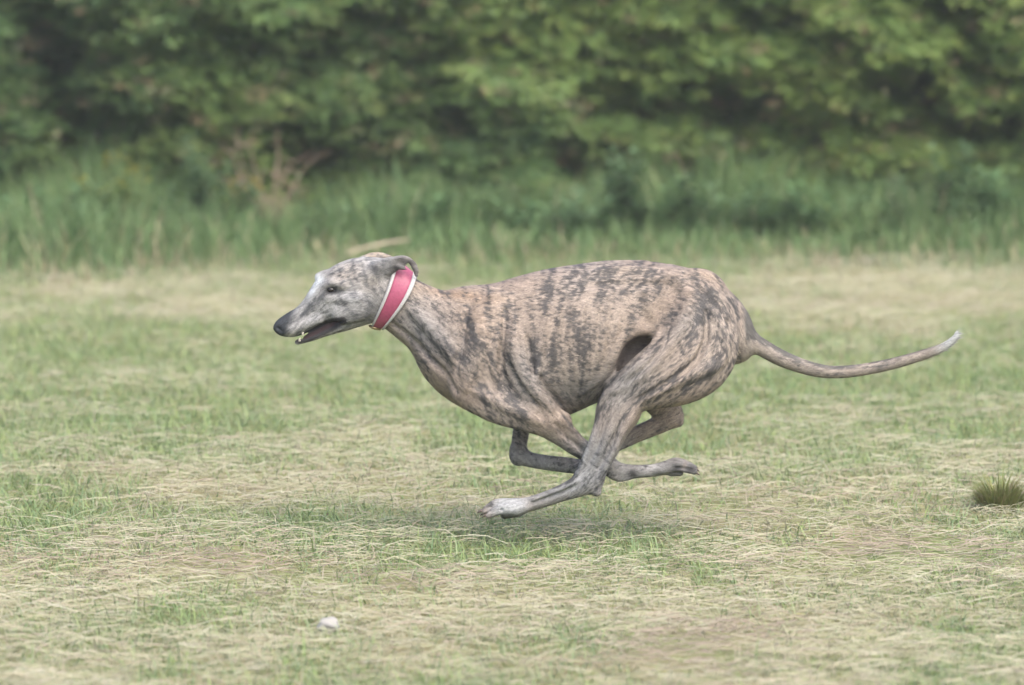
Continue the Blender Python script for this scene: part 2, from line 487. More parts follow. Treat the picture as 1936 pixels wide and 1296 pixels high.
# dead shrub: bare brown stems
b = at_ground(505, 466)
root = empty('dead_shrub', Vector(b)); tag(root, 'dead brown shrub of bare thin stems among the weeds on the left', 'shrub')
for s in range(11):
    az = RNG.random() * 2 * math.pi; r = 0.06 + 0.16 * RNG.random(); hh = 0.22 + 0.22 * RNG.random()
    pts = [(b[0] + math.cos(az) * r * (k / 4) ** 1.2, b[1] + math.sin(az) * r * (k / 4) ** 1.2 * .6, hh * k / 4 + .012 * RNG.normal() * (k > 0)) for k in range(5)]
    st = [tube(pts, [0.005, 0.0045, 0.0036, 0.0026, 0.0014], 5)]
    for q in range(5):
        i = 1 + q % 4; p = np.array(pts[i]); d = norm(RNG.normal(0, 1, 3) * np.array([1.4, .6, .5]) + np.array([0, 0, .35])) * (0.07 + .08 * RNG.random())
        st.append(tube([tuple(p), tuple(p + d * .5 + RNG.normal(0, .006, 3)), tuple(p + d)], [0.003, 0.0022, 0.001], 4))
    V, F, L = join_tubes(st)
    mesh_np('stem', V, F, L, twig_mat, root, origin=b)

# heap of dead grass and other single things in the field
def grass_bunch(name, u, v, n, rx, ry, h, cols, label, cat, lay_flat, group=None):
    b = at_ground(u, v)
    q = RNG.random(n) * 2 * math.pi; rr = np.sqrt(RNG.random(n))
    X = b[0] + np.cos(q) * rr * rx; Y = b[1] + np.sin(q) * rr * ry
    H = h * (0.6 + 0.8 * RNG.random(n)) * (1.2 - 0.6 * rr)
    Z = h * lay_flat * 0.5 * RNG.random(n) * (1 - rr)
    head = np.where(RNG.random(n) < 0.5, 0, math.pi) + RNG.normal(0, 0.7, n) if lay_flat else q + RNG.normal(0, .5, n)
    lean = RNG.random(n) * 0.5 + (0.85 if lay_flat else 0.1)
    c = pal(cols, n)
    o = blades(name, X, Y, Z, H, 0.003 + 0.003 * RNG.random(n), head, lean, 0.5 + RNG.random(n) * 0.9, c, straw_mat if lay_flat else blade_mat, 3, origin=b)
    return tag(o, label, cat, group)
DEAD = [(0.30, 0.23, 0.17), (0.36, 0.29, 0.20), (0.24, 0.19, 0.15), (0.42, 0.35, 0.25)]
grass_bunch('dead_grass_heap', 300, 482, 900, .20, .35, .17, DEAD, 'brown heap of dead grass at the left edge of the verge, behind the mown strip', 'grass heap', 1, 'heaps of dead grass')
grass_bunch('dead_grass_heap', 600, 484, 700, .20, .30, .12, DEAD, 'flat brown heap of dead grass just behind the top of the dog\'s head', 'grass heap', 1, 'heaps of dead grass')
grass_bunch('grass_tuft', 1890, 964, 800, .048, .07, .085, [(0.17, 0.20, 0.065), (0.22, 0.235, 0.08), (0.14, 0.17, 0.06), (0.24, 0.20, 0.10)],
            'olive green tuft of uncut grass near the right edge of the mown field', 'grass tuft', 0)
# the dry stalk leaning out of the verge behind the dog's head
p0, p1 = at_y(655, 479, 7.9), at_y(776, 454, 8.0)
V, F, L = tube([tuple(p0 * (1 - t) + p1 * t + np.array([0, 0, 0.008 * math.sin(t * 3)])) for t in np.linspace(0, 1, 7)], [0.0045, 0.005, 0.0055, 0.0055, 0.005, 0.004, 0.002], 7)
stalk_mat, sm_ = principled('dry_stalk', 0.8, (0.40, 0.33, 0.25)); grain(stalk_mat, sm_, 70, 0.25)
o = mesh_np('dry_stalk', np.array(V), F, L, stalk_mat, smooth=True, origin=p0)
tag(o, 'long pale dry stalk slanting over the verge just behind the dog\'s head', 'stalk')
# white stone in the grass, lower left
b = at_ground(621, 1200)
bm = bmesh.new(); bmesh.ops.create_icosphere(bm, subdivisions=3, radius=1.0)
for v in bm.verts:
    k = 1 + 0.22 * (math.sin(v.co.x * 3.1 + 1) * math.cos(v.co.y * 2.7) + 0.5 * math.sin(v.co.z * 5 + v.co.x * 4))
    v.co = Vector((v.co.x * 0.027 * k, v.co.y * 0.024 * k, v.co.z * 0.016 * k))
me = bpy.data.meshes.new('white_stone'); bm.to_mesh(me); bm.free()
for pl in me.polygons: pl.use_smooth = True
st_mat, st_p = principled('pale_stone', 0.8, (0.27, 0.265, 0.25)); grain(st_mat, st_p, 60, 0.12, 0.5)
me.materials.append(st_mat)
o = bpy.data.objects.new('white_stone', me); o.location = (b[0], b[1], 0.019); col.objects.link(o)
tag(o, 'small white stone lying in the mown grass at the lower left', 'stone')

# ------------------------------------------------------------------ the hedge
hedge = empty('hedge', Vector((0, 10.2, 0)))
tag(hedge, 'tall dense evergreen hedge running along the whole back of the field', 'hedge')
GAPS = [(115, 165, 60, 130, 1.0), (60, 60, 50, 60, .4), (175, 235, 90, 60, .6), (1410, 262, 45, 55, 1.0), (1130, 170, 60, 34, .6), (1370, 205, 80, 30, .7), (1730, 155, 55, 38, .8), (1900, 250, 50, 26, .7),
        (850, 130, 30, 26, .4), (1780, 8, 50, 26, .8), (1200, 215, 80, 24, .5), (900, 230, 60, 40, .5), (1040, 270, 50, 30, .5), (580, 300, 60, 40, .5), (700, 110, 90, 26, .4), (950, 20, 40, 24, .6), (1290, 330, 60, 26, .6),
        (1090, 320, 60, 24, .7), (330, 215, 60, 34, .5), (1800, 240, 80, 26, .5), (560, 160, 60, 26, .35), (1560, 260, 50, 30, .4), (420, 60, 50, 30, .3)]
def hedge_front(X, Z):
    """depth of the leaf face (Y) over the hedge: bulging boughs with hollows between them"""
    u, v = to_px(X, 9.7, Z)
    f = 9.75 + 0.55 * (fbm(X * 1.3 + 3, Z * 1.9 + 6, 71, 3) - 0.5) + 0.30 * (fbm(X * 4.2 + 13, Z * 6.5 + 2, 75, 2) - 0.5)
    f = f + 0.5 * np.clip(patches(u, v, GAPS), 0, 1) * 0.9
    f = f + 0.22 * np.clip(0.55 - Z, 0, 1)
    return f
spray_mat = tint_material('scale_leaf', 0.55, 0.3, 0.32)
def sprays(n, x_half, z0, z1, back=False, x_in=0.0, big=1.0):
    X = (x_in + RNG.random(n) * (x_half - x_in)) * np.where(RNG.random(n) < 0.5, -1, 1); Z = z0 + (z1 - z0) * RNG.random(n)
    dep = RNG.random(n) ** 2.6 * 0.36
    Y = (hedge_front(X, Z) + dep) if not back else (10.95 + 0.25 * RNG.random(n))
    u, v = to_px(X, 9.7, Z)
    gap = np.clip(patches(u, v, GAPS), 0, 1)
    k = RNG.random(n) > gap * 0.6
    X, Y, Z, dep, u, v = X[k], Y[k], Z[k], dep[k], u[k], v[k]; n = len(X)
    sgn = 1.0 if back else -1.0
    side = RNG.normal(0, 1.5, n)
    D = norm(np.stack([side, sgn * np.ones(n) * (0.75 + .3 * RNG.random(n)), RNG.normal(0.08, 0.25, n)], 1))       # bough direction
    up = norm(np.stack([RNG.normal(0, .45, n), sgn * 0.95 + RNG.normal(0, .35, n), np.ones(n)], 1))
    S = norm(np.cross(D, up)); Nn = np.cross(S, D)
    L = (0.055 + 0.085 * RNG.random(n)) * big
    base = pal([(0.085, 0.165, 0.06), (0.105, 0.185, 0.065), (0.075, 0.15, 0.065), (0.125, 0.20, 0.07), (0.095, 0.17, 0.08)], n)
    vary = fbm(X * 2.1 + 50, Z * 3 + 7, 81, 3)[:, None]
    tip = pal([(0.165, 0.25, 0.07), (0.21, 0.29, 0.08), (0.135, 0.22, 0.065), (0.25, 0.30, 0.09)], n) * (0.6 + 0.8 * vary)
    warm = (fbm(X * 0.8 + 11, Z * 1.2 + 5, 87, 2)[:, None] - 0.5) * 0.5
    tip = tip * (1 + warm * np.array([1.3, 0.9, -0.2])); base = base * (1 + warm * np.array([1.0, 0.6, -0.2]))
    rust = RNG.random(n) < 0.10
    tip[rust] = pal([(0.33, 0.20, 0.13), (0.27, 0.19, 0.12), (0.38, 0.24, 0.17)], int(rust.sum()))
    K = 11
    PV, FV, CV = [], [], []
    for j in range(K):
        t = j / (K - 1)
        sg = 1 if j % 2 else -1
        last = j == K - 1
        p = X[:, None] * 0 + np.stack([X, Y, Z], 1) + D * (L * t)[:, None] - Nn * (0.22 * L * t * t)[:, None]
        a = (0.0 if last else sg * (0.95 - 0.35 * t)) + RNG.normal(0, 0.18, n)
        d = norm(D * np.cos(a)[:, None] + S * np.sin(a)[:, None] + Nn * RNG.normal(-0.12, 0.22, n)[:, None])
        s = norm(np.cross(d, Nn)); nn = np.cross(s, d)
        l = L * (0.52 * math.sin(math.pi * (0.2 + 0.7 * t)) + 0.08) * (0.8 + 0.4 * RNG.random(n))
        c = base * (1 - 0.75 * t) + tip * 0.75 * t
        V, F, C = leaf_set(p, d, s, nn, l, l * 0.18 + 0.0035, c)
        FV.append(F.reshape(-1, 4) + len(X) * 4 * j); PV.append(V); CV.append(C)
    return np.concatenate(PV), np.concatenate(FV), np.concatenate(CV)
parts = [sprays(27500, 3.0, 0.12, 1.85), sprays(8500, 7.6, 0.1, 2.5, x_in=2.9, big=2.0), sprays(1500, 3.2, 1.8, 2.6, big=2.0)]
off = 0; VV, FF, CC = [], [], []
for V, F, C in parts:
    VV.append(V); FF.append(F + off); CC.append(C); off += len(V)
FF = np.concatenate(FF)
tag(mesh_np('foliage', np.concatenate(VV), FF.ravel(), np.full(len(FF), 4), spray_mat, hedge, np.concatenate(CC), origin=(0, 10.2, 0)), kind='stuff')
# inside of the hedge: dead brown sprays and stems that keep the light out
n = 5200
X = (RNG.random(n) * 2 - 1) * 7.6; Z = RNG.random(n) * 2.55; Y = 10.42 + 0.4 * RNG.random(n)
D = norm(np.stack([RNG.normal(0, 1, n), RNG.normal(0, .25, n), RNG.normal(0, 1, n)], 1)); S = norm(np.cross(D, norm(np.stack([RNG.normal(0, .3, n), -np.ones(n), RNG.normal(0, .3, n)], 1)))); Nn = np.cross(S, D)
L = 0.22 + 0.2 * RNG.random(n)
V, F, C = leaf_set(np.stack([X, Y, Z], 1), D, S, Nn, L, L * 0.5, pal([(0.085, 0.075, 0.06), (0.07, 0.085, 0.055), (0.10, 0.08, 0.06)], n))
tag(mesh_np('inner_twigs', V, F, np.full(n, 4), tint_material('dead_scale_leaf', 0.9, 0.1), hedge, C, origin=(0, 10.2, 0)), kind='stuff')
bark_mat, bk = principled('bark', 0.9, (0.085, 0.065, 0.05)); grain(bark_mat, bk, 30, 0.35, 0.6, (1, 1, .25))
for i in range(17):
    x = -7.2 + 0.9 * i + RNG.normal(0, .08)
    V, F, L = tube([(x + RNG.normal(0, .02), 10.38 + RNG.normal(0, .03), z) for z in (0, .4, .9, 1.5, 2.3)], [.05, .043, .036, .028, .012], 8)
    mesh_np('trunk', np.array(V), F, L, bark_mat, hedge, smooth=True, origin=(x, 10.38, 0))

# ------------------------------------------------------------------ thin volume added to lift the blacks like lens flare
bm = bmesh.new(); bmesh.ops.create_cube(bm, size=1.0)
me = bpy.data.meshes.new('flare_veil'); bm.to_mesh(me); bm.free()
flare_veil = bpy.data.objects.new('flare_veil', me)
flare_veil.scale = (2 * G + 20, 2 * G + 20, 4.6); flare_veil.location = (0, 0, 1.3)
col.objects.link(flare_veil)
hm_ = bpy.data.materials.new('flare_veil'); hm_.use_nodes = True
hn = hm_.node_tree; hn.nodes.clear()
vo = hn.nodes.new('ShaderNodeVolumePrincipled'); vo.inputs['Color'].default_value = (0.93, 0.96, 1.0, 1); vo.inputs['Density'].default_value = 0.0013
ho = hn.nodes.new('ShaderNodeOutputMaterial'); hn.links.new(vo.outputs[0], ho.inputs['Volume'])
me.materials.append(hm_)
tag(flare_veil, kind='stuff')
# ------------------------------------------------------------------ the dog
# The body is grown as one implicit surface (a signed distance field on a grid) in the dog's own
# side-view units: 813 units = 1 metre; u along the body, v downwards, n sideways (+n = the dog's left, near side).
SN = 813.0
VOX = 2.4
GU, GV, GN = (505.0, 1830.0), (462.0, 1000.0), (-135.0, 135.0)
gu = np.arange(GU[0], GU[1], VOX, dtype=np.float32)
gv = np.arange(GV[0], GV[1], VOX, dtype=np.float32)
gn = np.arange(GN[0], GN[1], VOX, dtype=np.float32)
BIG = np.float32(60.0)
FIELD = np.full((len(gu), len(gv), len(gn)), BIG, np.float32)
LEAN = 0.0944

def sub_range(g, lo, hi):
    a = int(np.searchsorted(g, lo)); b = int(np.searchsorted(g, hi))
    return max(a, 0), min(b, len(g))

def smin(a, b, k):
    h = np.maximum(k - np.abs(a - b), 0) / k
    return np.minimum(a, b) - h * h * (k * 0.25)

def catmull(st, sub):
    st = np.asarray(st, float)
    if len(st) == 2:
        t = np.linspace(0, 1, sub + 1)[:, None]
        return st[0] * (1 - t) + st[1] * t
    P = np.vstack([2 * st[0] - st[1], st, 2 * st[-1] - st[-2]])
    out = []
    for i in range(1, len(P) - 2):
        for t in np.linspace(0, 1, sub, endpoint=False):
            a, b, c, d = P[i - 1], P[i], P[i + 1], P[i + 2]
            out.append(0.5 * ((2 * b) + (c - a) * t + (2 * a - 5 * b + 4 * c - d) * t * t + (3 * b - a - 3 * c + d) * t ** 3))
    out.append(P[-2])
    return np.array(out)

def loft(st, k=10.0, p=2.0, sub=3, mode='add', lean=True):
    """st rows: u, v, in-plane half size, sideways half size, n. A union of ellipses swept along the line."""
    s = catmull(st, sub)
    s[:, 2:4] = np.maximum(s[:, 2:4], 1.0)
    if lean:
        s[:, 1] -= LEAN * s[:, 4]
    pad = k + 8
    rin = s[:, 2].max() + pad
    rla = s[:, 3].max() + pad
    a0, a1 = sub_range(gu, s[:, 0].min() - rin, s[:, 0].max() + rin)
    b0, b1 = sub_range(gv, s[:, 1].min() - rin, s[:, 1].max() + rin)
    c0, c1 = sub_range(gn, s[:, 4].min() - rla, s[:, 4].max() + rla)
    loc = np.full((a1 - a0, b1 - b0, c1 - c0), BIG, np.float32)
    for A, B in zip(s[:-1], s[1:]):
        ri = max(A[2], B[2]) + pad
        rl = max(A[3], B[3]) + pad
        p0, p1 = sub_range(gu, min(A[0], B[0]) - ri, max(A[0], B[0]) + ri)
        q0, q1 = sub_range(gv, min(A[1], B[1]) - ri, max(A[1], B[1]) + ri)
        r0, r1 = sub_range(gn, min(A[4], B[4]) - rl, max(A[4], B[4]) + rl)
        if p1 <= p0 or q1 <= q0 or r1 <= r0:
            continue
        U = gu[p0:p1][:, None] - np.float32(A[0]); V = gv[q0:q1][None, :] - np.float32(A[1])
        dx, dy = B[0] - A[0], B[1] - A[1]
        L2 = max(dx * dx + dy * dy, 1e-6)
        t = np.clip((U * dx + V * dy) / L2, 0, 1).astype(np.float32)
        a2 = (U - t * np.float32(dx)) ** 2 + (V - t * np.float32(dy)) ** 2
        h = (A[2] + (B[2] - A[2]) * t).astype(np.float32)
        w = (A[3] + (B[3] - A[3]) * t).astype(np.float32)
        nc = (A[4] + (B[4] - A[4]) * t).astype(np.float32)
        bn = gn[r0:r1][None, None, :] - nc[:, :, None]
        if p == 2:
            q = np.sqrt((a2 / (h * h))[:, :, None] + bn * bn / (w * w)[:, :, None])
        else:
            q = ((np.sqrt(a2) / h)[:, :, None] ** p + (np.abs(bn) / w[:, :, None]) ** p) ** np.float32(1 / p)
        r = np.sqrt(a2[:, :, None] + bn * bn)
        d = np.where(q > 0.05, r * (1 - 1 / np.maximum(q, 0.05)), -np.minimum(h, w)[:, :, None])
        d = np.maximum(d, -np.minimum(h, w)[:, :, None]).astype(np.float32)
        v_ = loc[p0 - a0:p1 - a0, q0 - b0:q1 - b0, r0 - c0:r1 - c0]
        np.minimum(v_, d, out=v_)
    F = FIELD[a0:a1, b0:b1, c0:c1]
    if mode == 'add':
        F[...] = smin(F, loc, np.float32(k))
    else:                                   # carve
        F[...] = -smin(-F, loc, np.float32(k))

def edges(rows):
    """rows: upper edge u,v, lower edge u,v, sideways half size, n -> loft stations"""
    return [((a + c) / 2, (b + d) / 2, math.hypot(a - c, b - d) / 2, w, n) for a, b, c, d, w, n in rows]

def sample(u, v, n):
    i = np.clip((np.asarray(u) - GU[0]) / VOX, 0, len(gu) - 1.001)
    j = np.clip((np.asarray(v) - GV[0]) / VOX, 0, len(gv) - 1.001)
    k = np.clip((np.asarray(n) - GN[0]) / VOX, 0, len(gn) - 1.001)
    i0, j0, k0 = i.astype(int), j.astype(int), k.astype(int)
    fi, fj, fk = i - i0, j - j0, k - k0
    r = 0
    for a in (0, 1):
        for b in (0, 1):
            for c in (0, 1):
                r = r + FIELD[i0 + a, j0 + b, k0 + c] * (fi if a else 1 - fi) * (fj if b else 1 - fj) * (fk if c else 1 - fk)
    return r

def near_n(u, v, side=1):
    """sideways position of the skin at a side-view point, on the near (+1) or far (-1) side"""
    ns = np.arange(134, -134, -0.6) * side
    d = sample(np.full(len(ns), u), np.full(len(ns), v), ns)
    hit = np.nonzero(d < 0)[0]
    return float(ns[hit[0]]) if len(hit) else 0.0

def dog_world(P):
    P = np.asarray(P, float)
    W = at_y(P[..., 0], P[..., 1], 0.0)
    W[..., 1] = -P[..., 2] / SN
    return W

# --- trunk: ribcage, loin, croup
loft(edges([(872, 612, 846, 708, 48, 0), (905, 556, 880, 757, 78, 0), (955, 541, 935, 788, 94, 0), (1010, 523, 992, 800, 101, 0),
            (1060, 508, 1050, 781, 104, 0), (1110, 500, 1100, 757, 103, 0), (1150, 495, 1140, 727, 96, 0),
            (1195, 494, 1175, 688, 84, 0), (1245, 497, 1215, 640, 74, 0), (1295, 508, 1262, 640, 70, 0),
            (1340, 526, 1305, 660, 66, 0), (1372, 558, 1340, 685, 56, 0), (1397, 605, 1375, 688, 40, 0)]), k=4, p=2.2, sub=4)
# hollow of the flank in front of each thigh
for sd in (1, -1):
    loft([(1172, 706, 10, 58, 84 * sd), (1186, 680, 22, 60, 82 * sd), (1206, 664, 32, 60, 80 * sd), (1226, 662, 32, 60, 80 * sd), (1250, 680, 34, 60, 80 * sd)], k=15, mode='carve', lean=False)
# --- neck
loft(edges([(752, 500, 690, 602, 40, 0), (784, 526, 722, 618, 41, 0), (815, 542, 758, 645, 44, 0), (850, 554, 793, 674, 52, 0),
            (888, 557, 826, 708, 62, 0), (930, 552, 858, 745, 72, 0), (975, 575, 905, 765, 74, 0)]), k=26, sub=4)
# --- brisket keel between the forelegs
loft([(860, 715, 26, 24, 0), (905, 752, 24, 30, 0), (960, 778, 24, 34, 0), (1020, 786, 16, 36, 0)], k=22)
# --- withers and spine knobs
for u, v in ((900, 551), (918, 547), (938, 545), (1148, 499), (1170, 499), (1192, 498), (1214, 498), (1128, 503), (1108, 506)):
    loft([(u - 5, v + 3, 6, 6, 0), (u + 5, v + 3, 6, 6, 0)], k=9)
# --- hip bones (both sides), tail root
for sd in (1, -1):
    loft([(1268, 522, 13, 12, 40 * sd), (1300, 530, 16, 14, 46 * sd)], k=26, lean=False)
    loft([(1340, 540, 16, 14, 30 * sd), (1372, 590, 16, 14, 30 * sd), (1385, 640, 16, 14, 28 * sd)], k=24, lean=False)
# --- shoulders: scapula, upper arm, triceps (both sides share the trunk; the far side a little behind)
for sd, du in ((1, 0), (-1, 18)):
    loft([(938 + du, 566, 20, 10, 64 * sd), (922 + du, 620, 36, 15, 78 * sd), (902 + du, 690, 44, 20, 76 * sd), (893 + du, 728, 36, 22, 66 * sd)], k=22, lean=False)
    loft([(893 + du, 730, 34, 22, 70 * sd), (935 + du, 752, 38, 22, 80 * sd), (985 + du, 770, 34, 20, 84 * sd), (1030 + du * .3, 784, 24, 17, 84 * sd)], k=18, lean=False)
    loft([(965 + du, 640, 26, 9, 92 * sd), (990 + du, 700, 30, 11, 96 * sd), (1020 + du * .5, 750, 24, 12, 92 * sd), (1048 + du * .3, 782, 15, 10, 88 * sd)], k=14, lean=False)
def on_skin(pts, side):
    out = []
    for u, v in pts:
        vv = v
        for _ in range(2):
            n = near_n(u, vv, side); vv = v - LEAN * n
        out.append((u, vv, n))
    return out
def ridge(pts, h, out, k=7, side=1, w=None):
    w = w or h
    out = out * 1.9; k = k * 0.8
    st = [(u, v, h * f, w * f, n - (w * f - out * f) * side) for (u, v, n), f in zip(on_skin(pts, side), taper(len(pts)))]
    loft(st, k=k, lean=False)
def groove(pts, h, depth, k=8, side=1):
    depth = depth * 1.6; k = k * 0.9
    st = [(u, v, h * f, h * f, n + (h * f - depth * f) * side) for (u, v, n), f in zip(on_skin(pts, side), taper(len(pts)))]
    loft(st, k=k, mode='carve', lean=False)
def taper(m):
    return [0.55] + [1.0] * (m - 2) + [0.55]

# --- near foreleg, folded back under the body, passing inside the hind leg
loft([(1005, 782, 32, 19, 82), (1036, 798, 30, 19, 76), (1062, 818, 25, 18, 66), (1090, 842, 20, 16, 56), (1120, 861, 17, 14, 46),
      (1150, 879, 15.5, 13, 40)], k=14)
loft([(1052, 782, 11, 11, 80), (1068, 789, 10, 10, 78), (1073, 800, 8, 9, 74)], k=7)              # point of the elbow
loft([(1148, 878, 15.5, 13, 40), (1172, 890, 15.5, 13, 39), (1205, 891, 12.5, 12, 38), (1240, 888, 12, 12, 37), (1262, 884, 13, 14, 36)], k=8)
loft([(1150, 892, 9, 9, 42), (1168, 903, 7.5, 8, 42), (1190, 902, 5, 6, 42)], k=3)                  # wrist pad side
for j, (dn, dv) in enumerate(((-15, 3), (-5, -3), (6, -3), (15, 4))):                               # toes
    loft([(1240, 887 + dv * .3, 8, 7, 37 + dn * .5), (1256, 883 + dv * .7, 9, 7, 36 + dn * .9), (1276, 877 + dv, 10, 6.5, 36 + dn), (1294, 881 + dv, 8.5, 6, 36 + dn), (1311, 887 + dv, 6, 5, 36 + dn)], k=4)
loft([(1268, 892, 8, 13, 36), (1284, 893, 7, 11, 36)], k=4)                                        # pad
ridge([(1060, 790), (1085, 818), (1112, 846), (1140, 868)], 6, 3, 5)
groove([(1048, 800), (1075, 830), (1105, 856)], 4.5, 3.5, 5)
# --- far foreleg, wrist bent
loft([(1010, 765, 26, 18, -76), (992, 790, 20, 15, -68), (985, 818, 16, 12, -60), (981, 845, 15, 11, -52), (981, 862, 16, 12, -50)], k=12)
loft([(981, 862, 16, 12, -50), (1004, 871, 14.5, 12, -48), (1040, 877, 14.5, 11, -46), (1075, 881, 15, 12, -42), (1098, 884, 14, 14, -38)], k=10)
loft([(974, 850, 9, 9, -52), (977, 872, 9, 9, -50)], k=7)
for j, (dn, dv) in enumerate(((-14, 2), (-5, -2), (5, -2), (14, 3))):
    loft([(1094, 882 + dv, 9, 6.5, -38 + dn), (1115, 884 + dv, 9, 6.5, -38 + dn), (1134, 889 + dv, 7, 6, -38 + dn), (1146, 895 + dv, 4.5, 5, -38 + dn)], k=2.5)

# --- near hind leg
loft(edges([(1262, 545, 1372, 590, 30, 40), (1243, 585, 1386, 646, 36, 56), (1236, 634, 1384, 694, 40, 68), (1212, 676, 1348, 714, 42, 76),
            (1176, 706, 1280, 733, 38, 80), (1146, 732, 1222, 760, 33, 80), (1131, 760, 1203, 792, 29, 79)]), k=14, sub=4)
loft(edges([(1131, 758, 1206, 790, 29, 84), (1121, 800, 1187, 815, 25, 88), (1109, 842, 1168, 848, 20, 90), (1096, 872, 1151, 878, 15, 90),
            (1085, 896, 1141, 906, 14, 88)]), k=10, sub=4)
# hock, heel, metatarsus
loft([(1112, 905, 25, 14, 88), (1095, 916, 21, 14, 88), (1062, 930, 16, 13, 86), (1030, 942, 14.5, 13, 84), (1002, 951, 14, 14, 82), (980, 957, 15, 17, 80)], k=9)
loft([(1118, 918, 11, 11, 88), (1127, 928, 9, 10, 88)], k=6)
loft([(1092, 905, 5, 5, 98), (1050, 925, 4, 4, 95), (1005, 942, 4, 4, 92)], k=4)
# hind paw: four toes, pad
for dn, dv, ext in ((-17, 1, 0), (-6, -5, 5), (6, -4, 5), (18, 4, -3)):
    loft([(990, 954 + dv * .6, 11, 8, 80 + dn * .7), (968, 955 + dv, 10.5, 8, 80 + dn), (945 - ext, 956 + dv, 10, 7.5, 80 + dn),
          (928 - ext, 964 + dv, 7.5, 6.5, 80 + dn), (920 - ext, 969 + dv, 5, 5, 80 + dn)], k=3)
loft([(978, 966, 9, 17, 80), (954, 971, 8, 16, 80)], k=9)
# --- far hind leg
loft([(1320, 585, 60, 26, -50), (1262, 640, 56, 28, -64), (1214, 680, 44, 28, -72), (1196, 700, 36, 25, -76)], k=14)
loft([(1196, 700, 34, 24, -76), (1226, 736, 32, 22, -80), (1252, 765, 29, 17, -84), (1266, 786, 21, 13, -86)], k=12)
loft([(1278, 760, 9, 8, -84), (1286, 785, 9, 8, -86), (1286, 800, 9, 8, -86)], k=8)
loft([(1272, 795, 17, 13, -86), (1246, 806, 17, 13, -85), (1205, 823, 16, 12, -84), (1168, 840, 15.5, 12, -83), (1135, 853, 15, 14, -82)], k=8)
for dn, dv in ((-14, 2), (-5, -2), (5, -2), (14, 3)):
    loft([(1138, 851 + dv, 9, 6.5, -82 + dn), (1118, 858 + dv, 9, 6.5, -82 + dn), (1100, 868 + dv, 7, 6, -82 + dn)], k=2.5)

# --- muscles, tendons and folds, laid on the skin found so far (side-view points)
for sd in (1, -1):
    ridge([(770, 578), (820, 625), (862, 672), (880, 712)], 16, 4, 9, sd)
    groove([(742, 612), (788, 652), (835, 700), (862, 738)], 7, 4, 8, sd)
    ridge([(905, 575), (912, 630), (898, 690), (885, 730)], 22, 4, 10, sd)
    groove([(880, 600), (872, 650), (862, 700)], 7, 3, 10, sd)
    ridge([(944, 585), (940, 640), (932, 690), (940, 730)], 8, 2.5, 6, sd)
    groove([(955, 585), (953, 640), (948, 690), (962, 738)], 5, 3.5, 7, sd)
    ridge([(972, 610), (970, 650), (984, 700), (1012, 742), (1040, 772)], 15, 5, 8, sd)
    groove([(996, 640), (1006, 690), (1030, 732), (1058, 764)], 6, 4.5, 8, sd)
    groove([(965, 690), (985, 730), (1015, 765)], 4.5, 3, 6, sd)
    ridge([(900, 740), (945, 762), (990, 782), (1020, 796)], 14, 3.5, 8, sd)
    for u in range(1024, 1160, 22):
        ridge([(u + 14, 580), (u + 6, 630), (u - 4, 680), (u - 12, 722)], 7, 1.6, 7, sd)
    ridge([(1098, 742), (1135, 712), (1158, 672), (1172, 640)], 9, 2.5, 8, sd)
    groove([(1196, 540), (1205, 580), (1222, 612)], 14, 4, 14, sd)
    ridge([(1238, 528), (1272, 530), (1292, 552)], 13, 3, 10, sd)
    ridge([(1120, 520), (1180, 514), (1230, 516)], 12, 3, 10, sd)
    groove([(1110, 540), (1180, 536), (1240, 540)], 8, 2.5, 10, sd)
ridge([(1346, 590), (1364, 640), (1354, 684), (1318, 702), (1268, 722), (1220, 748)], 15, 4, 8)
ridge([(1300, 558), (1290, 610), (1262, 656), (1216, 702), (1166, 736)], 21, 5, 9)
ridge([(1246, 622), (1232, 655), (1200, 694), (1158, 726)], 8, 3.5, 5)
groove([(1332, 590), (1330, 645), (1304, 690), (1256, 724), (1205, 754)], 6, 5.5, 8)
groove([(1264, 615), (1250, 655), (1218, 694), (1178, 726)], 4.5, 3.5, 6)

ridge([(1322, 540), (1345, 560), (1368, 600)], 14, 3, 10)
ridge([(1160, 738), (1145, 748), (1135, 766)], 10, 3.5, 6)
ridge([(1130, 785), (1118, 830), (1104, 868), (1092, 895)], 6, 2.5, 5)
ridge([(1186, 792), (1163, 838), (1143, 878), (1128, 915)], 7, 3.5, 5)
groove([(1172, 798), (1151, 842), (1129, 884)], 5, 4, 6)
groove([(970, 957), (948, 961), (924, 970)], 3, 2.6, 3)
groove([(966, 949), (945, 951), (920, 959)], 2.5, 1.8, 3)
groove([(1150, 780), (1130, 835), (1112, 875)], 4, 2.5, 5)
ridge([(1205, 752), (1190, 785), (1172, 815)], 12, 3, 8)
groove([(1270, 884), (1288, 884), (1308, 888)], 2.6, 2.4, 3)
ridge([(1090, 908), (1050, 926), (1008, 943)], 4.5, 2.5, 4)
groove([(1085, 918), (1045, 934), (1005, 949)], 3, 2.5, 4)

# --- tail
loft([(1376, 620, 32, 24, 0), (1400, 634, 22, 18, 0), (1436, 655, 17, 15, 0), (1480, 679, 15.5, 14, 0), (1530, 697, 13.5, 12, 0),
      (1572, 704, 12, 11, 0), (1620, 701, 11.5, 10.5, 0), (1680, 690, 11, 10, 2), (1740, 673, 10, 9, 5), (1780, 658, 8, 7, 8), (1804, 640, 6, 5.5, 10), (1808, 630, 4, 4, 10)], k=12)

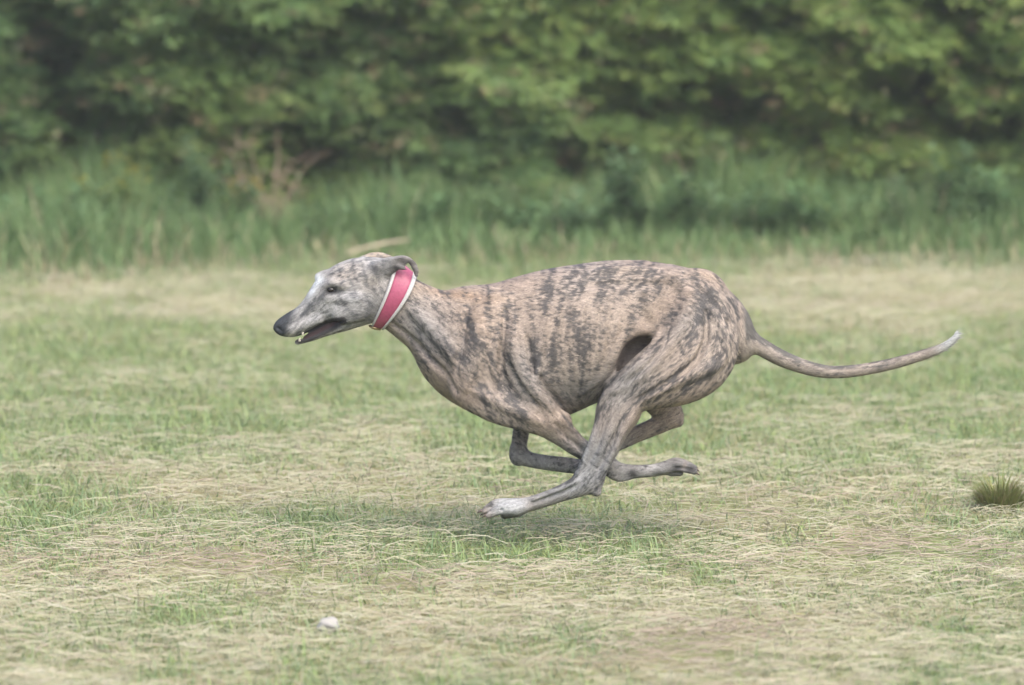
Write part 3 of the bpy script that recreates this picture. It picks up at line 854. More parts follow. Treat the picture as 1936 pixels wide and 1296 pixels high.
# --- head
loft(edges([(523, 611, 528, 629, 10, 0), (533, 601, 540, 636, 14, 0), (549, 590, 559, 637, 16, 0), (569, 577, 585, 627, 18, 0),
            (588, 556, 611, 615, 23, 0), (602, 533, 638, 606, 32, 0), (624, 509, 668, 612, 39, 0), (652, 493, 694, 610, 43, 0),
            (682, 489, 716, 606, 42, 0), (715, 495, 735, 598, 40, 0)]), k=10, p=2.15, sub=4)
loft([(562, 647.5, 5, 8, 0), (590, 638.5, 7, 12, 0), (622, 626, 8.5, 17, 0), (650, 614, 13, 24, 0), (684, 598, 18, 30, 0)], k=7, sub=4)    # lower jaw
loft([(602, 523, 7, 9, 0), (612, 520, 8, 12, 0)], k=9)                                   # ridge at the stop
for sd in (1, -1):
    loft([(617, 537, 6, 7, 27 * sd), (632, 533, 7, 7, 35 * sd), (650, 537, 7, 7, 40 * sd)], k=8, lean=False)    # brow
    loft([(620, 562, 6, 6, 30 * sd), (648, 562, 7, 7, 39 * sd), (680, 560, 8, 8, 43 * sd)], k=9, lean=False)    # cheek bone
    loft([(650, 592, 18, 10, 33 * sd), (676, 580, 24, 12, 35 * sd)], k=12, lean=False)                          # chewing muscle
    loft([(552, 622, 9, 6, 12 * sd), (580, 612, 9, 7, 15 * sd), (606, 602, 8, 7, 21 * sd)], k=8, lean=False)    # upper lip
    loft([(629, 549 - LEAN * 36 * sd, 7, 8, 45 * sd)] * 1 + [(622, 550 - LEAN * 36 * sd, 5, 8, 42 * sd)], k=5, mode='carve', lean=False)   # eye socket
    loft([(526, 620, 3, 5, 11 * sd), (533, 626, 2.4, 5, 15 * sd)], k=2, mode='carve', lean=False)                 # nostril
# open mouth between the lips
loft([(570, 639.5, 3, 22, 0), (590, 631, 3.4, 26, 0), (614, 618.5, 3.8, 34, 0), (636, 608.5, 3, 44, 0), (648, 604, 2.2, 48, 0)], k=3, mode='carve', sub=3)
loft([(577, 640, 4.5, 6, 0), (596, 630, 7.5, 8, 0), (618, 619, 8, 11, 0), (646, 606, 7, 17, 0)], k=2)           # tongue-like filler added so the mouth looks dark, not see-through
# ears: near one folded back over the collar, far one showing above the skull
loft([(700, 522, 14, 12, 30), (716, 512, 17, 12, 34), (733, 505, 17, 9, 40), (748, 500, 13, 6, 46), (762, 498, 8, 5, 48)], k=12, sub=5)     # base of the ear
loft([(736, 496, 6, 6, 44), (751, 490, 5, 6.5, 48), (765, 489, 5, 5, 49), (777, 495, 5.5, 4, 47), (785, 507, 6, 3.5, 44), (788, 522, 3.5, 3, 41)], k=3, sub=5)   # rim turning over
loft([(754, 506, 6, 4, 50), (766, 509, 3.5, 3.5, 51)], k=3, sub=4)                                 # fold in front of the rim
loft([(752, 499, 3, 5, 56), (764, 501, 4, 4, 55), (774, 507, 3, 4, 52)], k=3, mode='carve', sub=4)
loft([(722, 519, 4, 5, 52), (740, 514, 5, 5, 55), (752, 511, 3, 4, 55)], k=5, mode='carve')
loft([(684, 494, 10, 6, -30), (706, 488, 12, 5, -36), (728, 490, 11, 5, -40), (752, 498, 7, 4, -42), (772, 510, 4, 4, -42)], k=4, sub=4)

def surface_nets(F):
    inside = F < 0
    nx, ny, nz = F.shape
    cnt = np.zeros((nx - 1, ny - 1, nz - 1), np.uint8)
    for a in (0, 1):
        for b in (0, 1):
            for c in (0, 1):
                cnt += inside[a:nx - 1 + a, b:ny - 1 + b, c:nz - 1 + c]
    I, J, K = np.nonzero((cnt > 0) & (cnt < 8))
    idx = np.full((nx - 1, ny - 1, nz - 1), -1, np.int32)
    idx[I, J, K] = np.arange(len(I))
    cs = {(a, b, c): F[I + a, J + b, K + c] for a in (0, 1) for b in (0, 1) for c in (0, 1)}
    acc = np.zeros((len(I), 3)); num = np.zeros(len(I))
    keys = list(cs)
    for p in keys:
        for ax in range(3):
            if p[ax] == 0:
                q = tuple(1 if i == ax else p[i] for i in range(3))
                fa, fb = cs[p], cs[q]
                m = (fa < 0) != (fb < 0)
                t = np.where(m, fa / np.where(m, fa - fb, 1), 0)
                for i in range(3):
                    acc[:, i] += np.where(m, p[i] + (t if i == ax else 0), 0)
                num += m
    V = acc / num[:, None] + np.stack([I, J, K], 1)
    quads = []
    for ax in range(3):
        b1, b2 = [(1, 2), (2, 0), (0, 1)][ax]
        sl0 = [slice(1, -1)] * 3; sl1 = [slice(1, -1)] * 3
        sl0[ax] = slice(0, -1); sl1[ax] = slice(1, None)
        A, B = inside[tuple(sl0)], inside[tuple(sl1)]
        for flip, M in ((False, A & ~B), (True, ~A & B)):
            e = np.array(np.nonzero(M)).T
            for i in range(3):
                if i != ax: e[:, i] += 1
            def cell(d1, d2):
                c = e.copy(); c[:, b1] -= d1; c[:, b2] -= d2
                return idx[c[:, 0], c[:, 1], c[:, 2]]
            q = np.stack([cell(1, 1), cell(0, 1), cell(0, 0), cell(1, 0)], 1)
            quads.append(q[:, ::-1] if flip else q)
    return V, np.concatenate(quads)

DV, DQ = surface_nets(FIELD)
DV = DV * VOX + np.array([GU[0], GV[0], GN[0]])
# keep the connected body only
lab = np.arange(len(DV))
for _ in range(400):
    m = lab[DQ].min(1)
    new = lab.copy()
    for c in range(4):
        np.minimum.at(new, DQ[:, c], m)
    new = new[new]
    if (new == lab).all(): break
    lab = new
main = np.bincount(lab).argmax()
keepq = lab[DQ[:, 0]] == main
DQ = DQ[keepq]
used = np.unique(DQ)
remap = np.full(len(DV), -1); remap[used] = np.arange(len(used))
DV, DQ = DV[used], remap[DQ]
# a little smoothing
for it in range(2):
    acc = np.zeros_like(DV); num = np.zeros(len(DV))
    for a in range(4):
        b = (a + 1) % 4
        np.add.at(acc, DQ[:, a], DV[DQ[:, b]]); np.add.at(num, DQ[:, a], 1)
        np.add.at(acc, DQ[:, b], DV[DQ[:, a]]); np.add.at(num, DQ[:, b], 1)
    DV = DV * 0.5 + 0.5 * acc / num[:, None]
# ------------------------------------------------------------------ the dog's coat (hair colour, laid out over its side view)
RW, RH = 1330, 545                        # one cell per side-view unit, origin 500,460
yy, xx = np.mgrid[0:RH, 0:RW].astype(np.float32)
CU, CV = xx + 500, yy + 460
crng = np.random.default_rng(3)

def blur(a, s):
    fy = np.fft.fftfreq(a.shape[0])[:, None]; fx = np.fft.rfftfreq(a.shape[1])[None]
    return np.fft.irfft2(np.fft.rfft2(a) * np.exp(-2 * (math.pi * s) ** 2 * (fx * fx + fy * fy)), a.shape)

def unit(a):
    return (a - a.mean()) / a.std()

def sstep(a, b, x):
    t = np.clip((x - a) / (b - a), 0, 1)
    return t * t * (3 - 2 * t)

def guide(pts):
    """direction field from hand-set angles (degrees, v downwards), blended by distance"""
    cs = np.zeros((RH, RW)); sn = np.zeros((RH, RW)); ws = np.zeros((RH, RW))
    for u, v, a in pts:
        w = 1.0 / ((CU - u) ** 2 + (CV - v) ** 2 + 300.0) ** 1.6
        cs += w * math.cos(2 * R(a)); sn += w * math.sin(2 * R(a)); ws += w
    return 0.5 * np.arctan2(sn, cs)

def lic(noise, ang, length, step=1.5):
    c, s = np.cos(ang), np.sin(ang)
    acc = noise.copy(); n = 1
    for sg in (1, -1):
        x, y = xx.copy(), yy.copy()
        pc, ps = c * sg, s * sg
        for i in range(int(length / step)):
            x = x + pc * step; y = y + ps * step
            xi = np.clip(np.rint(x), 0, RW - 1).astype(int); yi = np.clip(np.rint(y), 0, RH - 1).astype(int)
            acc = acc + noise[yi, xi]; n += 1
            nc, ns = c[yi, xi], s[yi, xi]
            f = np.sign(nc * pc + ns * ps); f[f == 0] = 1
            pc, ps = nc * f, ns * f
    return acc / n

stripe_dir = guide([(640, 560, 60), (560, 610, -35), (690, 540, 70), (800, 590, 55), (850, 640, 60), (900, 620, 72), (880, 700, 35), (940, 740, 62),
                    (960, 600, 95), (1000, 560, 100), (1000, 660, 88), (985, 740, 55), (1040, 560, 105), (1060, 650, 88), (1100, 640, 86), (1080, 530, 115),
                    (1150, 520, 125), (1150, 610, 95), (1200, 560, 150), (1240, 530, 110), (1280, 570, 118), (1320, 540, 75), (1310, 600, 125),
                    (1370, 570, 65), (1375, 640, 110), (1350, 690, 122), (1290, 650, 145), (1220, 700, 150), (1280, 730, 152), (1330, 730, 135), (1180, 740, 135),
                    (1150, 800, 115), (1130, 850, 112), (1110, 900, 130), (1050, 935, 160), (950, 960, 165), (1040, 800, 45), (1080, 840, 48),
                    (1130, 870, 35), (1220, 890, 5), (1290, 885, 20), (1000, 870, 15), (980, 830, 95), (1230, 820, 155), (1270, 780, 70),
                    (1440, 655, 35), (1520, 690, 20), (1600, 702, 175), (1700, 685, 165)])
hair_dir = guide([(540, 610, -35), (600, 570, -35), (640, 590, -25), (680, 560, 10), (650, 510, -20), (720, 570, 45), (780, 600, 42), (840, 640, 42), (860, 690, 45),
                  (920, 560, 10), (920, 720, 50), (1000, 560, 8), (1000, 680, 25), (1100, 640, 18), (1100, 520, 0), (1200, 520, 0), (1150, 620, 15),
                  (1200, 580, 25), (1290, 540, 15), (1340, 560, 50), (1370, 620, 75), (1320, 660, 130), (1270, 700, 140), (1200, 730, 130), (1150, 800, 110),
                  (1110, 900, 135), (1000, 950, 165), (1050, 810, 45), (1120, 860, 40), (1250, 890, 0), (990, 860, 40), (1230, 820, 155), (1440, 655, 35), (1560, 702, 5), (1700, 685, 165)])

w1 = crng.standard_normal((RH, RW))
w2 = crng.standard_normal((RH, RW))
w3 = crng.standard_normal((RH, RW))
broad = unit(lic(blur(w1, 6.5), stripe_dir, 34, 2))
narrow = unit(lic(blur(w2, 1.9), stripe_dir, 26))
fleck = unit(lic(blur(w3, 0.8), hair_dir, 3, 1))
fine = unit(lic(crng.standard_normal((RH, RW)), hair_dir, 6, 1))
patch = unit(blur(crng.standard_normal((RH, RW)), 34))

# amount of dark hair: general brindle level by region
def region(u, v, ru, rv, ang=0.0):
    c, s = math.cos(R(ang)), math.sin(R(ang))
    a = ((CU - u) * c + (CV - v) * s) / ru; b = (-(CU - u) * s + (CV - v) * c) / rv
    return np.exp(-(a * a + b * b))

level = np.full((RH, RW), 0.22)
level += 0.25 * region(830, 620, 90, 50, 45) + 0.2 * region(950, 720, 70, 60) - 0.7 * region(870, 562, 70, 16, 10) - 0.55 * region(1010, 535, 110, 10, -14)
level -= 0.4 * region(1150, 640, 35, 70) + 0.25 * region(1250, 690, 90, 30, -30) - 0.25 * region(1330, 560, 60, 50)
level -= 0.35 * region(1230, 560, 40, 25) + 0.5 * region(1390, 630, 16, 40)
level -= 0.3 * sstep(760, 700, CU)
dark = level + 0.50 * broad + 0.50 * narrow + 0.22 * patch
# individual dark stripes of this dog
strokes = [((948, 552), (944, 600), 6, .9), ((1040, 552), (1030, 596), 11, .9), ((1068, 518), (1050, 545), 6, .9), ((884, 600), (902, 648), 6, 1.1),
           ((1048, 640), (1050, 690), 7, .8), ((1090, 598), (1096, 692), 11, 1.3), ((1012, 620), (1012, 690), 6, .8), ((970, 690), (985, 726), 4, .9),
           ((866, 672), (884, 684), 5, .8), ((890, 706), (914, 746), 6, .9), ((950, 728), (988, 788), 7, .9), ((908, 752), (930, 776), 5, .6),
           ((1156, 498), (1138, 518), 7, 1.0), ((1124, 524), (1102, 545), 7, .8), ((1145, 603), (1142, 630), 9, .7), ((1160, 560), (1210, 552), 7, .8),
           ((1226, 518), (1244, 545), 8, .6), ((1268, 524), (1284, 556), 9, .7), ((1310, 520), (1318, 545), 6, .9), ((1286, 566), (1274, 596), 8, 1.1),
           ((1322, 556), (1316, 590), 8, 1.2), ((1272, 594), (1258, 612), 6, .9), ((1344, 552), (1318, 600), 7, 1.0), ((1314, 606), (1298, 634), 6, .8),
           ((1362, 640), (1350, 668), 6, .7), ((1366, 668), (1340, 706), 6, 1.1), ((1340, 706), (1288, 736), 6, 1.1), ((1284, 700), (1268, 722), 6, .8),
           ((1226, 690), (1200, 712), 6, .8), ((1196, 712), (1180, 732), 5, .9), ((1240, 660), (1215, 690), 4, .8), ((1352, 520), (1366, 552), 5, 1.0),
           ((1374, 562), (1396, 600), 4, 1.0), ((1064, 784), (1100, 838), 5, 1.3), ((1046, 806), (1090, 850), 4, .9), ((1172, 786), (1140, 836), 5, .9),
           ((1150, 760), (1136, 800), 4, .5), ((1000, 600), (998, 560), 5, .6), ((1075, 560), (1068, 600), 6, .7), ((1120, 580), (1118, 560), 5, .5),
           ((1180, 690), (1150, 730), 3, .5), ((1300, 660), (1262, 684), 4, .6), ((918, 600), (926, 640), 4, .6), ((960, 650), (966, 690), 4, .4)]
for (a, b), (c, d), w, amt in strokes:
    L2 = (c - a) ** 2 + (d - b) ** 2
    t = np.clip(((CU - a) * (c - a) + (CV - b) * (d - b)) / L2, 0, 1)
    dd = (CU - a - t * (c - a)) ** 2 + (CV - b - t * (d - b)) ** 2
    dark += amt * 1.25 * np.exp(-dd / (2 * (w * 0.9) ** 2))
body_dark = sstep(-0.15, 2.05, dark + 0.8 * fleck)

TAN, PALE, GREY, BLACK = np.array([0.40, 0.278, 0.20]), np.array([0.45, 0.345, 0.27]), np.array([0.30, 0.265, 0.24]), np.array([0.070, 0.066, 0.066])
FAWN = np.array([0.44, 0.27, 0.155])
COAT = np.ones((RH, RW, 3)) * TAN
def lay(colour, m):
    global COAT
    COAT = COAT * (1 - m[..., None]) + np.asarray(colour) * m[..., None]
lay(PALE, np.clip(0.35 + 0.25 * patch, 0, 0.8))
lay(FAWN, 0.75 * region(860, 556, 80, 12, 8) + 0.45 * region(900, 600, 50, 40) )
lay(FAWN, 0.35 * region(1340, 528, 40, 12, 30))
lay(GREY, np.clip(0.75 * region(1180, 720, 70, 40, -40) + 0.6 * region(1140, 860, 30, 110, 20) + 0.9 * region(800, 620, 80, 42, 45) + 0.55 * region(1290, 615, 60, 25, -45)
                  + 0.6 * region(990, 700, 40, 70), 0, .85))
lay(np.array([0.21, 0.18, 0.155]), np.clip(0.95 * region(1090, 738, 80, 34, -8), 0, .85))          # thin, darker belly hair, with belly shade painted into the colour
lay(GREY * 0.9, np.clip(sstep(780, 900, CV) * sstep(905, 960, CU), 0, 1) * 0.8)
# light leg hair, white toes
lay(np.array([0.30, 0.275, 0.26]), 0.75 * sstep(840, 880, CV) * sstep(1150, 1175, CU))
lay(np.array([0.045, 0.04, 0.038]), np.clip(region(1195, 895, 11, 10) + 0.9 * region(1278, 884, 16, 14) + region(1306, 886, 12, 10), 0, .92))
lay(np.array([0.26, 0.20, 0.16]), 0.7 * region(1293, 878, 4, 9, 20))
lay(np.array([0.50, 0.45, 0.42]), 0.8 * region(1232, 880, 22, 8))
dark = dark - 1.6 * region(962, 954, 44, 30, -10)
dark = dark - 0.9 * region(1010, 860, 60, 34) - 0.4 * sstep(820, 890, CV)
body_dark = sstep(-0.15, 2.05, dark + 0.8 * fleck)
lay(np.array([0.45, 0.43, 0.42]), np.clip(1.3 * region(962, 954, 36, 24, -10), 0, .92) * sstep(1010, 985, CU))
lay(np.array([0.30, 0.285, 0.28]), np.clip(0.8 * region(1060, 925, 60, 14, -18) + 0.75 * region(1115, 870, 40, 60, 20), 0, .8))
lay(np.array([0.34, 0.32, 0.31]), 0.8 * region(1105, 850, 8, 60, 16))
lay(np.array([0.29, 0.27, 0.26]), np.clip(0.9 * region(1020, 868, 60, 34), 0, .85) * (CU < 1085))
COAT = COAT * (1 - 0.88 * body_dark[..., None]) + BLACK * 0.88 * body_dark[..., None]
# tail: dark above, pale below and at the tip
tail_line = np.interp(CU, [1400, 1436, 1480, 1530, 1572, 1620, 1680, 1740, 1785, 1812], [634, 655, 679, 697, 704, 701, 690, 673, 655, 628])
tm = sstep(1398, 1412, CU)
lay(np.array([0.36, 0.285, 0.225]), tm * 0.75)
lay(np.array([0.09, 0.085, 0.08]), tm * 0.75 * sstep(0.1, 1.0, narrow + 0.6 * fleck - (CV - tail_line) / 9.0) * sstep(1800, 1640, CU))
lay(np.array([0.55, 0.53, 0.50]), sstep(1745, 1800, CU) * 0.9)
# head: grey-white mask, dark flecks, black nose, pale blaze
hm = sstep(752, 712, CU - (CV - 560) * -0.35)
hm = hm * (CU < 770)
lay(np.array([0.40, 0.37, 0.35]), hm * 0.88)
lay(np.array([0.42, 0.33, 0.26]), hm * np.clip(0.8 * region(655, 520, 36, 22, -20) + 0.6 * region(705, 540, 25, 25), 0, 1))
lay(np.array([0.47, 0.43, 0.41]), hm * np.clip(0.9 * region(665, 562, 30, 10, 12) + 0.7 * region(600, 600, 26, 10, -30) + 0.5 * region(640, 578, 40, 12, -20), 0, 1))
lay(np.array([0.12, 0.115, 0.115]), hm * np.clip(0.9 * sstep(0.35, 1.5, 0.75 * narrow + 0.8 * fleck + 0.5 * patch), 0, 1) * 0.75)
for a_, b_, w_, m_ in (((642, 512), (646, 538), 3, .6), ((668, 504), (674, 530), 4, .7), ((622, 520), (630, 516), 4, .6), ((596, 566), (574, 594), 3.2, .9), ((600, 572), (612, 556), 3, .6), ((664, 558), (690, 570), 3, .6), ((700, 575), (692, 600), 5, .6), ((705, 540), (712, 560), 4, .5), ((560, 604), (548, 612), 3, .5), ((668, 592), (680, 600), 5, .5), ((650, 575), (664, 584), 3, .4)):
    L2_ = (b_[0] - a_[0]) ** 2 + (b_[1] - a_[1]) ** 2
    t_ = np.clip(((CU - a_[0]) * (b_[0] - a_[0]) + (CV - a_[1]) * (b_[1] - a_[1])) / L2_, 0, 1)
    d_ = (CU - a_[0] - t_ * (b_[0] - a_[0])) ** 2 + (CV - a_[1] - t_ * (b_[1] - a_[1])) ** 2
    lay(np.array([0.08, 0.077, 0.08]), np.clip(m_ * np.exp(-d_ / (2 * w_ * w_)) * (1 + 0.5 * fleck), 0, .85))
lay(np.array([0.10, 0.098, 0.10]), np.clip(0.6 * region(578, 592, 24, 4, -42) + 0.4 * region(555, 600, 16, 8, -42) + 0.6 * region(608, 566, 14, 6, -50), 0, .85))
lay(np.array([0.10, 0.095, 0.095]), np.clip(0.85 * region(712, 510, 18, 7, 10) + 0.6 * region(700, 585, 12, 22, 20) + .5 * region(660, 600, 20, 8, 10) + .4 * region(618, 530, 10, 5, -50), 0, .8))
lay(np.array([0.74, 0.72, 0.71]), np.clip(1.2 * region(601, 530, 10, 9) + 0.9 * region(592, 548, 6, 16, 25), 0, .92))
lay(np.array([0.40, 0.38, 0.38]), np.clip(0.8 * region(548, 592, 18, 5, -40), 0, .8))
lay(np.array([0.022, 0.021, 0.021]), np.clip(1.35 * region(628, 550, 15, 8, -5), 0, .95))
nose = sstep(552, 538, CU + 0.35 * (CV - 620))
lay(np.array([0.058, 0.06, 0.066]), nose)
# ears: grey leather
earm = sstep(694, 704, CU) * sstep(0, 10, 524 - CV + (CU - 700) * 0.02) * (CU < 795) * sstep(10, 0, (CV - 478) - 48 + (760 - CU) * 0.0)
EAR = np.array([0.20, 0.175, 0.165])

def coat_colour(V, N):
    u, n = V[:, 0], V[:, 2]
    v = V[:, 1] + LEAN * n                     # where that hair sits in the side view
    uo = np.where(n < -2, u + 9 * np.sin(v * 0.05), u)
    x = np.clip(uo - 500, 0, RW - 1.01); y = np.clip(v - 460, 0, RH - 1.01)
    x0, y0 = x.astype(int), y.astype(int)
    fx, fy = (x - x0)[:, None], (y - y0)[:, None]
    c = (COAT[y0, x0] * (1 - fx) + COAT[y0, x0 + 1] * fx) * (1 - fy) + (COAT[y0 + 1, x0] * (1 - fx) + COAT[y0 + 1, x0 + 1] * fx) * fy
    f = fine[y0, x0][:, None]
    c = c * np.clip(1 + 0.16 * f, 0.5, 1.6)
    def put(c, col, m):
        m = np.clip(m, 0, 1)[:, None]
        return c * (1 - m) + np.asarray(col) * m
    # ears, near and far
    m = sstep(38, 44, n) * sstep(700, 712, u) * sstep(529, 522, v) * (u < 800)
    m = np.maximum(m, sstep(756, 764, u) * sstep(531, 526, v) * (u < 800) * (n > 25))
    mott = value_noise(u / 7.0, v / 5.0, 5)[:, None]
    rim = sstep(728, 756, u)[:, None]
    c = put(c, EAR * 1.15, m * (0.25 + 0.6 * rim[:, 0]))
    c = put(c, (0.07, 0.062, 0.06), m * np.clip(region_pt(u, v, 704, 510, 11, 6) + 0.9 * region_pt(u, v, 750, 508, 14, 6) + 0.8 * region_pt(u, v, 772, 500, 12, 4), 0, .85))  # base marking, plus shade painted in the ear's hollow and under its rim
    c = c * (1 - m[:, None] * 0.55 * (mott - 0.35)) 
    m = sstep(-26, -30, n) * sstep(684, 690, u) * sstep(506, 500, v) * (u < 790)
    far_mott = value_noise(u / 6.0, v / 4.0, 9)
    c = put(c, (0.46, 0.33, 0.22), m * 0.75)
    c = put(c, (0.16, 0.14, 0.13), m * sstep(0.55, 0.75, far_mott) * 0.7)
    # mouth: dark lips, red-brown inside
    lipc = np.interp(u, [556, 572, 590, 614, 636, 650], [643, 639, 632, 619, 609, 604])
    band = np.interp(u, [556, 565, 590, 614, 636, 652, 658], [2, 7, 10, 12, 10, 6, 0])
    dm = np.abs(V[:, 1] - lipc)
    inmouth = (u > 556) & (u < 656)
    c = put(c, (0.05, 0.043, 0.043), sstep(3.5, 0, dm - band) * inmouth * 0.95)
    c = put(c, (0.09, 0.05, 0.048), sstep(2, 0, dm - band * 0.3) * inmouth * (np.abs(n) < 15) * 0.9)
    # bare skin inside the thighs
    m = sstep(66, 54, np.abs(n)) * region_pt(u, V[:, 1], 1195, 670, 42, 46)
    c = put(c, (0.26, 0.20, 0.165), m * 0.9)
    # paw pads underneath
    m = sstep(0.35, 0.7, N[:, 1]) * ((region_pt(u, v, 958, 977, 30, 9)) + 0)
    c = put(c, (0.05, 0.045, 0.043), m * 0.9)
    lum = c.mean(1, keepdims=True)
    c = (c * 0.80 + lum * 0.20) * np.array([0.665, 0.715, 0.735])
    return np.clip(c, 0.01, 0.85)

def region_pt(u, v, cu, cv, ru, rv):
    return np.exp(-(((u - cu) / ru) ** 2 + ((v - cv) / rv) ** 2))

# vertex normals in dog space (v downwards)
tri = DV[DQ]
fn = np.cross(tri[:, 2] - tri[:, 0], tri[:, 3] - tri[:, 1])
VN = np.zeros_like(DV)
for c in range(4):
    np.add.at(VN, DQ[:, c], fn)
VN /= np.maximum(np.linalg.norm(VN, axis=1, keepdims=True), 1e-9)
if (VN[:, 2] * DV[:, 2]).sum() < 0:
    VN = -VN
DOG_TINT = coat_colour(DV, VN)
WV = dog_world(DV)
# world orientation of the faces: u -> X, v -> -Z, n -> -Y
tri = WV[DQ]
fnw = np.cross(tri[:, 2] - tri[:, 0], tri[:, 3] - tri[:, 1])
vw = np.stack([VN[:, 0], -VN[:, 2], -VN[:, 1]], 1)[DQ[:, 0]]
if (fnw * vw).sum() < 0:
    DQ = DQ[:, ::-1]

coat_mat, cp = principled('brindle_coat', 0.6, spec=0.14)
nt = coat_mat.node_tree
at = nt.nodes.new('ShaderNodeAttribute'); at.attribute_name = 'tint'
nt.links.new(at.outputs['Color'], cp.inputs['Base Color'])
grain(coat_mat, cp, 420.0, 0.15, 0.12, (0.7, 1, 1))

DOG_AT = at_y(960, 700, 0.0)
dog = empty('dog', Vector((DOG_AT[0], 0, 0.0)))
tag(dog, 'lean brindle sighthound in a red collar galloping to the left over the mown grass', 'dog')
body = mesh_np('body', WV, DQ.ravel(), np.full(len(DQ), 4), coat_mat, dog, DOG_TINT, smooth=True)

# --- short coat: single hairs lying along the body
n_h = 120000
q = RNG.integers(0, len(DQ), n_h)
ww = RNG.dirichlet((1, 1, 1, 1), n_h)
Pd = (DV[DQ[q]] * ww[:, :, None]).sum(1); Nd = VN[DQ[q, 0]]
hx = np.clip(Pd[:, 0] - 500, 0, RW - 1).astype(int); hy = np.clip(Pd[:, 1] + LEAN * Pd[:, 2] - 460, 0, RH - 1).astype(int)
ha = hair_dir[hy, hx] + RNG.normal(0, 0.22, n_h)
flip = np.where(np.cos(ha) + 0.9 * np.sin(ha) < 0, -1.0, 1.0)
Hd = np.stack([np.cos(ha) * flip, np.sin(ha) * flip, np.zeros(n_h)], 1)
Hd = norm(Hd - Nd * (Hd * Nd).sum(1, keepdims=True))
Sd = np.cross(Hd, Nd)
face = (Pd[:, 0] < 640) | ((Pd[:, 0] < 800) & (Pd[:, 1] < 530))
Lh = np.where(face | (Pd[:, 1] > 860), 4.0, 6.5) * (0.6 + 0.8 * RNG.random(n_h)) * np.where(Pd[:, 0] > 1420, 1.3, 1) * np.where(Pd[:, 0] > 1730, 1.7, 1)
lift = 0.05 + 0.11 * RNG.random(n_h)
wh = 0.38
a_ = Pd - Sd * wh; b_ = Pd + Sd * wh; t_ = Pd + Hd * Lh[:, None] + Nd * (Lh * lift)[:, None]
HV = dog_world(np.stack([a_, b_, t_], 1).reshape(-1, 3))
hc = DOG_TINT[DQ[q, 0]] * (0.75 + 0.6 * RNG.random((n_h, 1)))
hair_mat = tint_material('short_hair', 0.55, 0.16)
tag(mesh_np('short_hair', HV, np.arange(3 * n_h), np.full(n_h, 3), hair_mat, dog, np.repeat(hc, 3, 0)), kind='stuff')

# --- eyes
eye_mat, _ = principled('dark_eye', 0.08, (0.012, 0.008, 0.006), 0.5)
def ball(name, centre, radii, mat, parent, seg=20):
    bm = bmesh.new()
    bmesh.ops.create_uvsphere(bm, u_segments=seg, v_segments=seg // 2, radius=1.0)
    me = bpy.data.meshes.new(name)
    bm.to_mesh(me); bm.free()
    for pl in me.polygons: pl.use_smooth = True
    me.materials.append(mat)
    co = np.empty(len(me.vertices) * 3, np.float32); me.vertices.foreach_get('co', co)
    co = co.reshape(-1, 3) * np.asarray(radii)
    me.vertices.foreach_set('co', co.astype(np.float32).ravel())
    o = bpy.data.objects.new(name, me); o.parent = parent
    o.location = Vector(centre) - parent.location
    col.objects.link(o)
    return o
for sd in (1, -1):
    ev = 549 - LEAN * 36
    nn = near_n(628, ev, sd)
    ball('eye', dog_world(np.array([627.5, ev, nn - 1.5 * sd])), (7.2 / SN, 4.5 / SN, 5.0 / SN), eye_mat, dog)

# --- teeth and claws: small cones
tooth_mat, tp = principled('tooth_enamel', 0.3, (0.55, 0.51, 0.43), 0.5)
grain(tooth_mat, tp, 300, 0.1)
claw_mat, kp = principled('claw_horn', 0.35, (0.10, 0.075, 0.06), 0.5)
grain(claw_mat, kp, 300, 0.2)
def cone_path(name, pts, radii, mat, parent, seg=10):
    """a tapering tube through dog-space points"""
    pts = dog_world(np.asarray(pts, float))
    vs, fs = [], []
    m = len(pts)
    for i in range(m):
        d = Vector(pts[min(i + 1, m - 1)] - pts[max(i - 1, 0)]).normalized()
        a = d.orthogonal().normalized(); b = d.cross(a)
        for j in range(seg):
            t = 2 * math.pi * j / seg
            vs.append(Vector(pts[i]) + (a * math.cos(t) + b * math.sin(t)) * radii[i] / SN)
    for i in range(m - 1):
        for j in range(seg):
            fs += [i * seg + j, i * seg + (j + 1) % seg, (i + 1) * seg + (j + 1) % seg, (i + 1) * seg + j]
    lt = [4] * ((m - 1) * seg) + [seg, seg]
    fs += list(range(seg))[::-1] + [(m - 1) * seg + j for j in range(seg)]
    return mesh_np(name, np.array([list(v) for v in vs]), fs, lt, mat, parent, smooth=True, origin=pts[0])
for u, v, n, L in ((567, 645, 7, -6), (567, 645, -7, -6), (573, 627, 10, 8), (573, 627, -10, 8)):
    cone_path('tooth', [(u, v, n), (u - 0.5, v + L * .6, n + .3), (u + 0.5, v + L, n + .3)], [2.4, 1.7, 0.4], tooth_mat, dog)
for dn, dv, ext in ((-17, 1, 0), (-6, -5, 5), (6, -4, 5), (18, 4, -3)):
    n = 80 + dn; lv = -LEAN * n
    cone_path('claw', [(922 - ext, 967 + dv + lv, n), (914 - ext, 968 + dv + lv, n), (908 - ext, 972 + dv + lv, n)], [3.2, 2.4, 0.7], claw_mat, dog)
for dn, dv in ((-15, 3), (-5, -3), (6, -3), (15, 4)):
    n = 36 + dn; lv = -LEAN * n
    cone_path('claw', [(1307, 886 + dv + lv, n), (1315, 889 + dv + lv, n), (1321, 894 + dv + lv, n)], [2.8, 2.2, 0.7], claw_mat, dog)

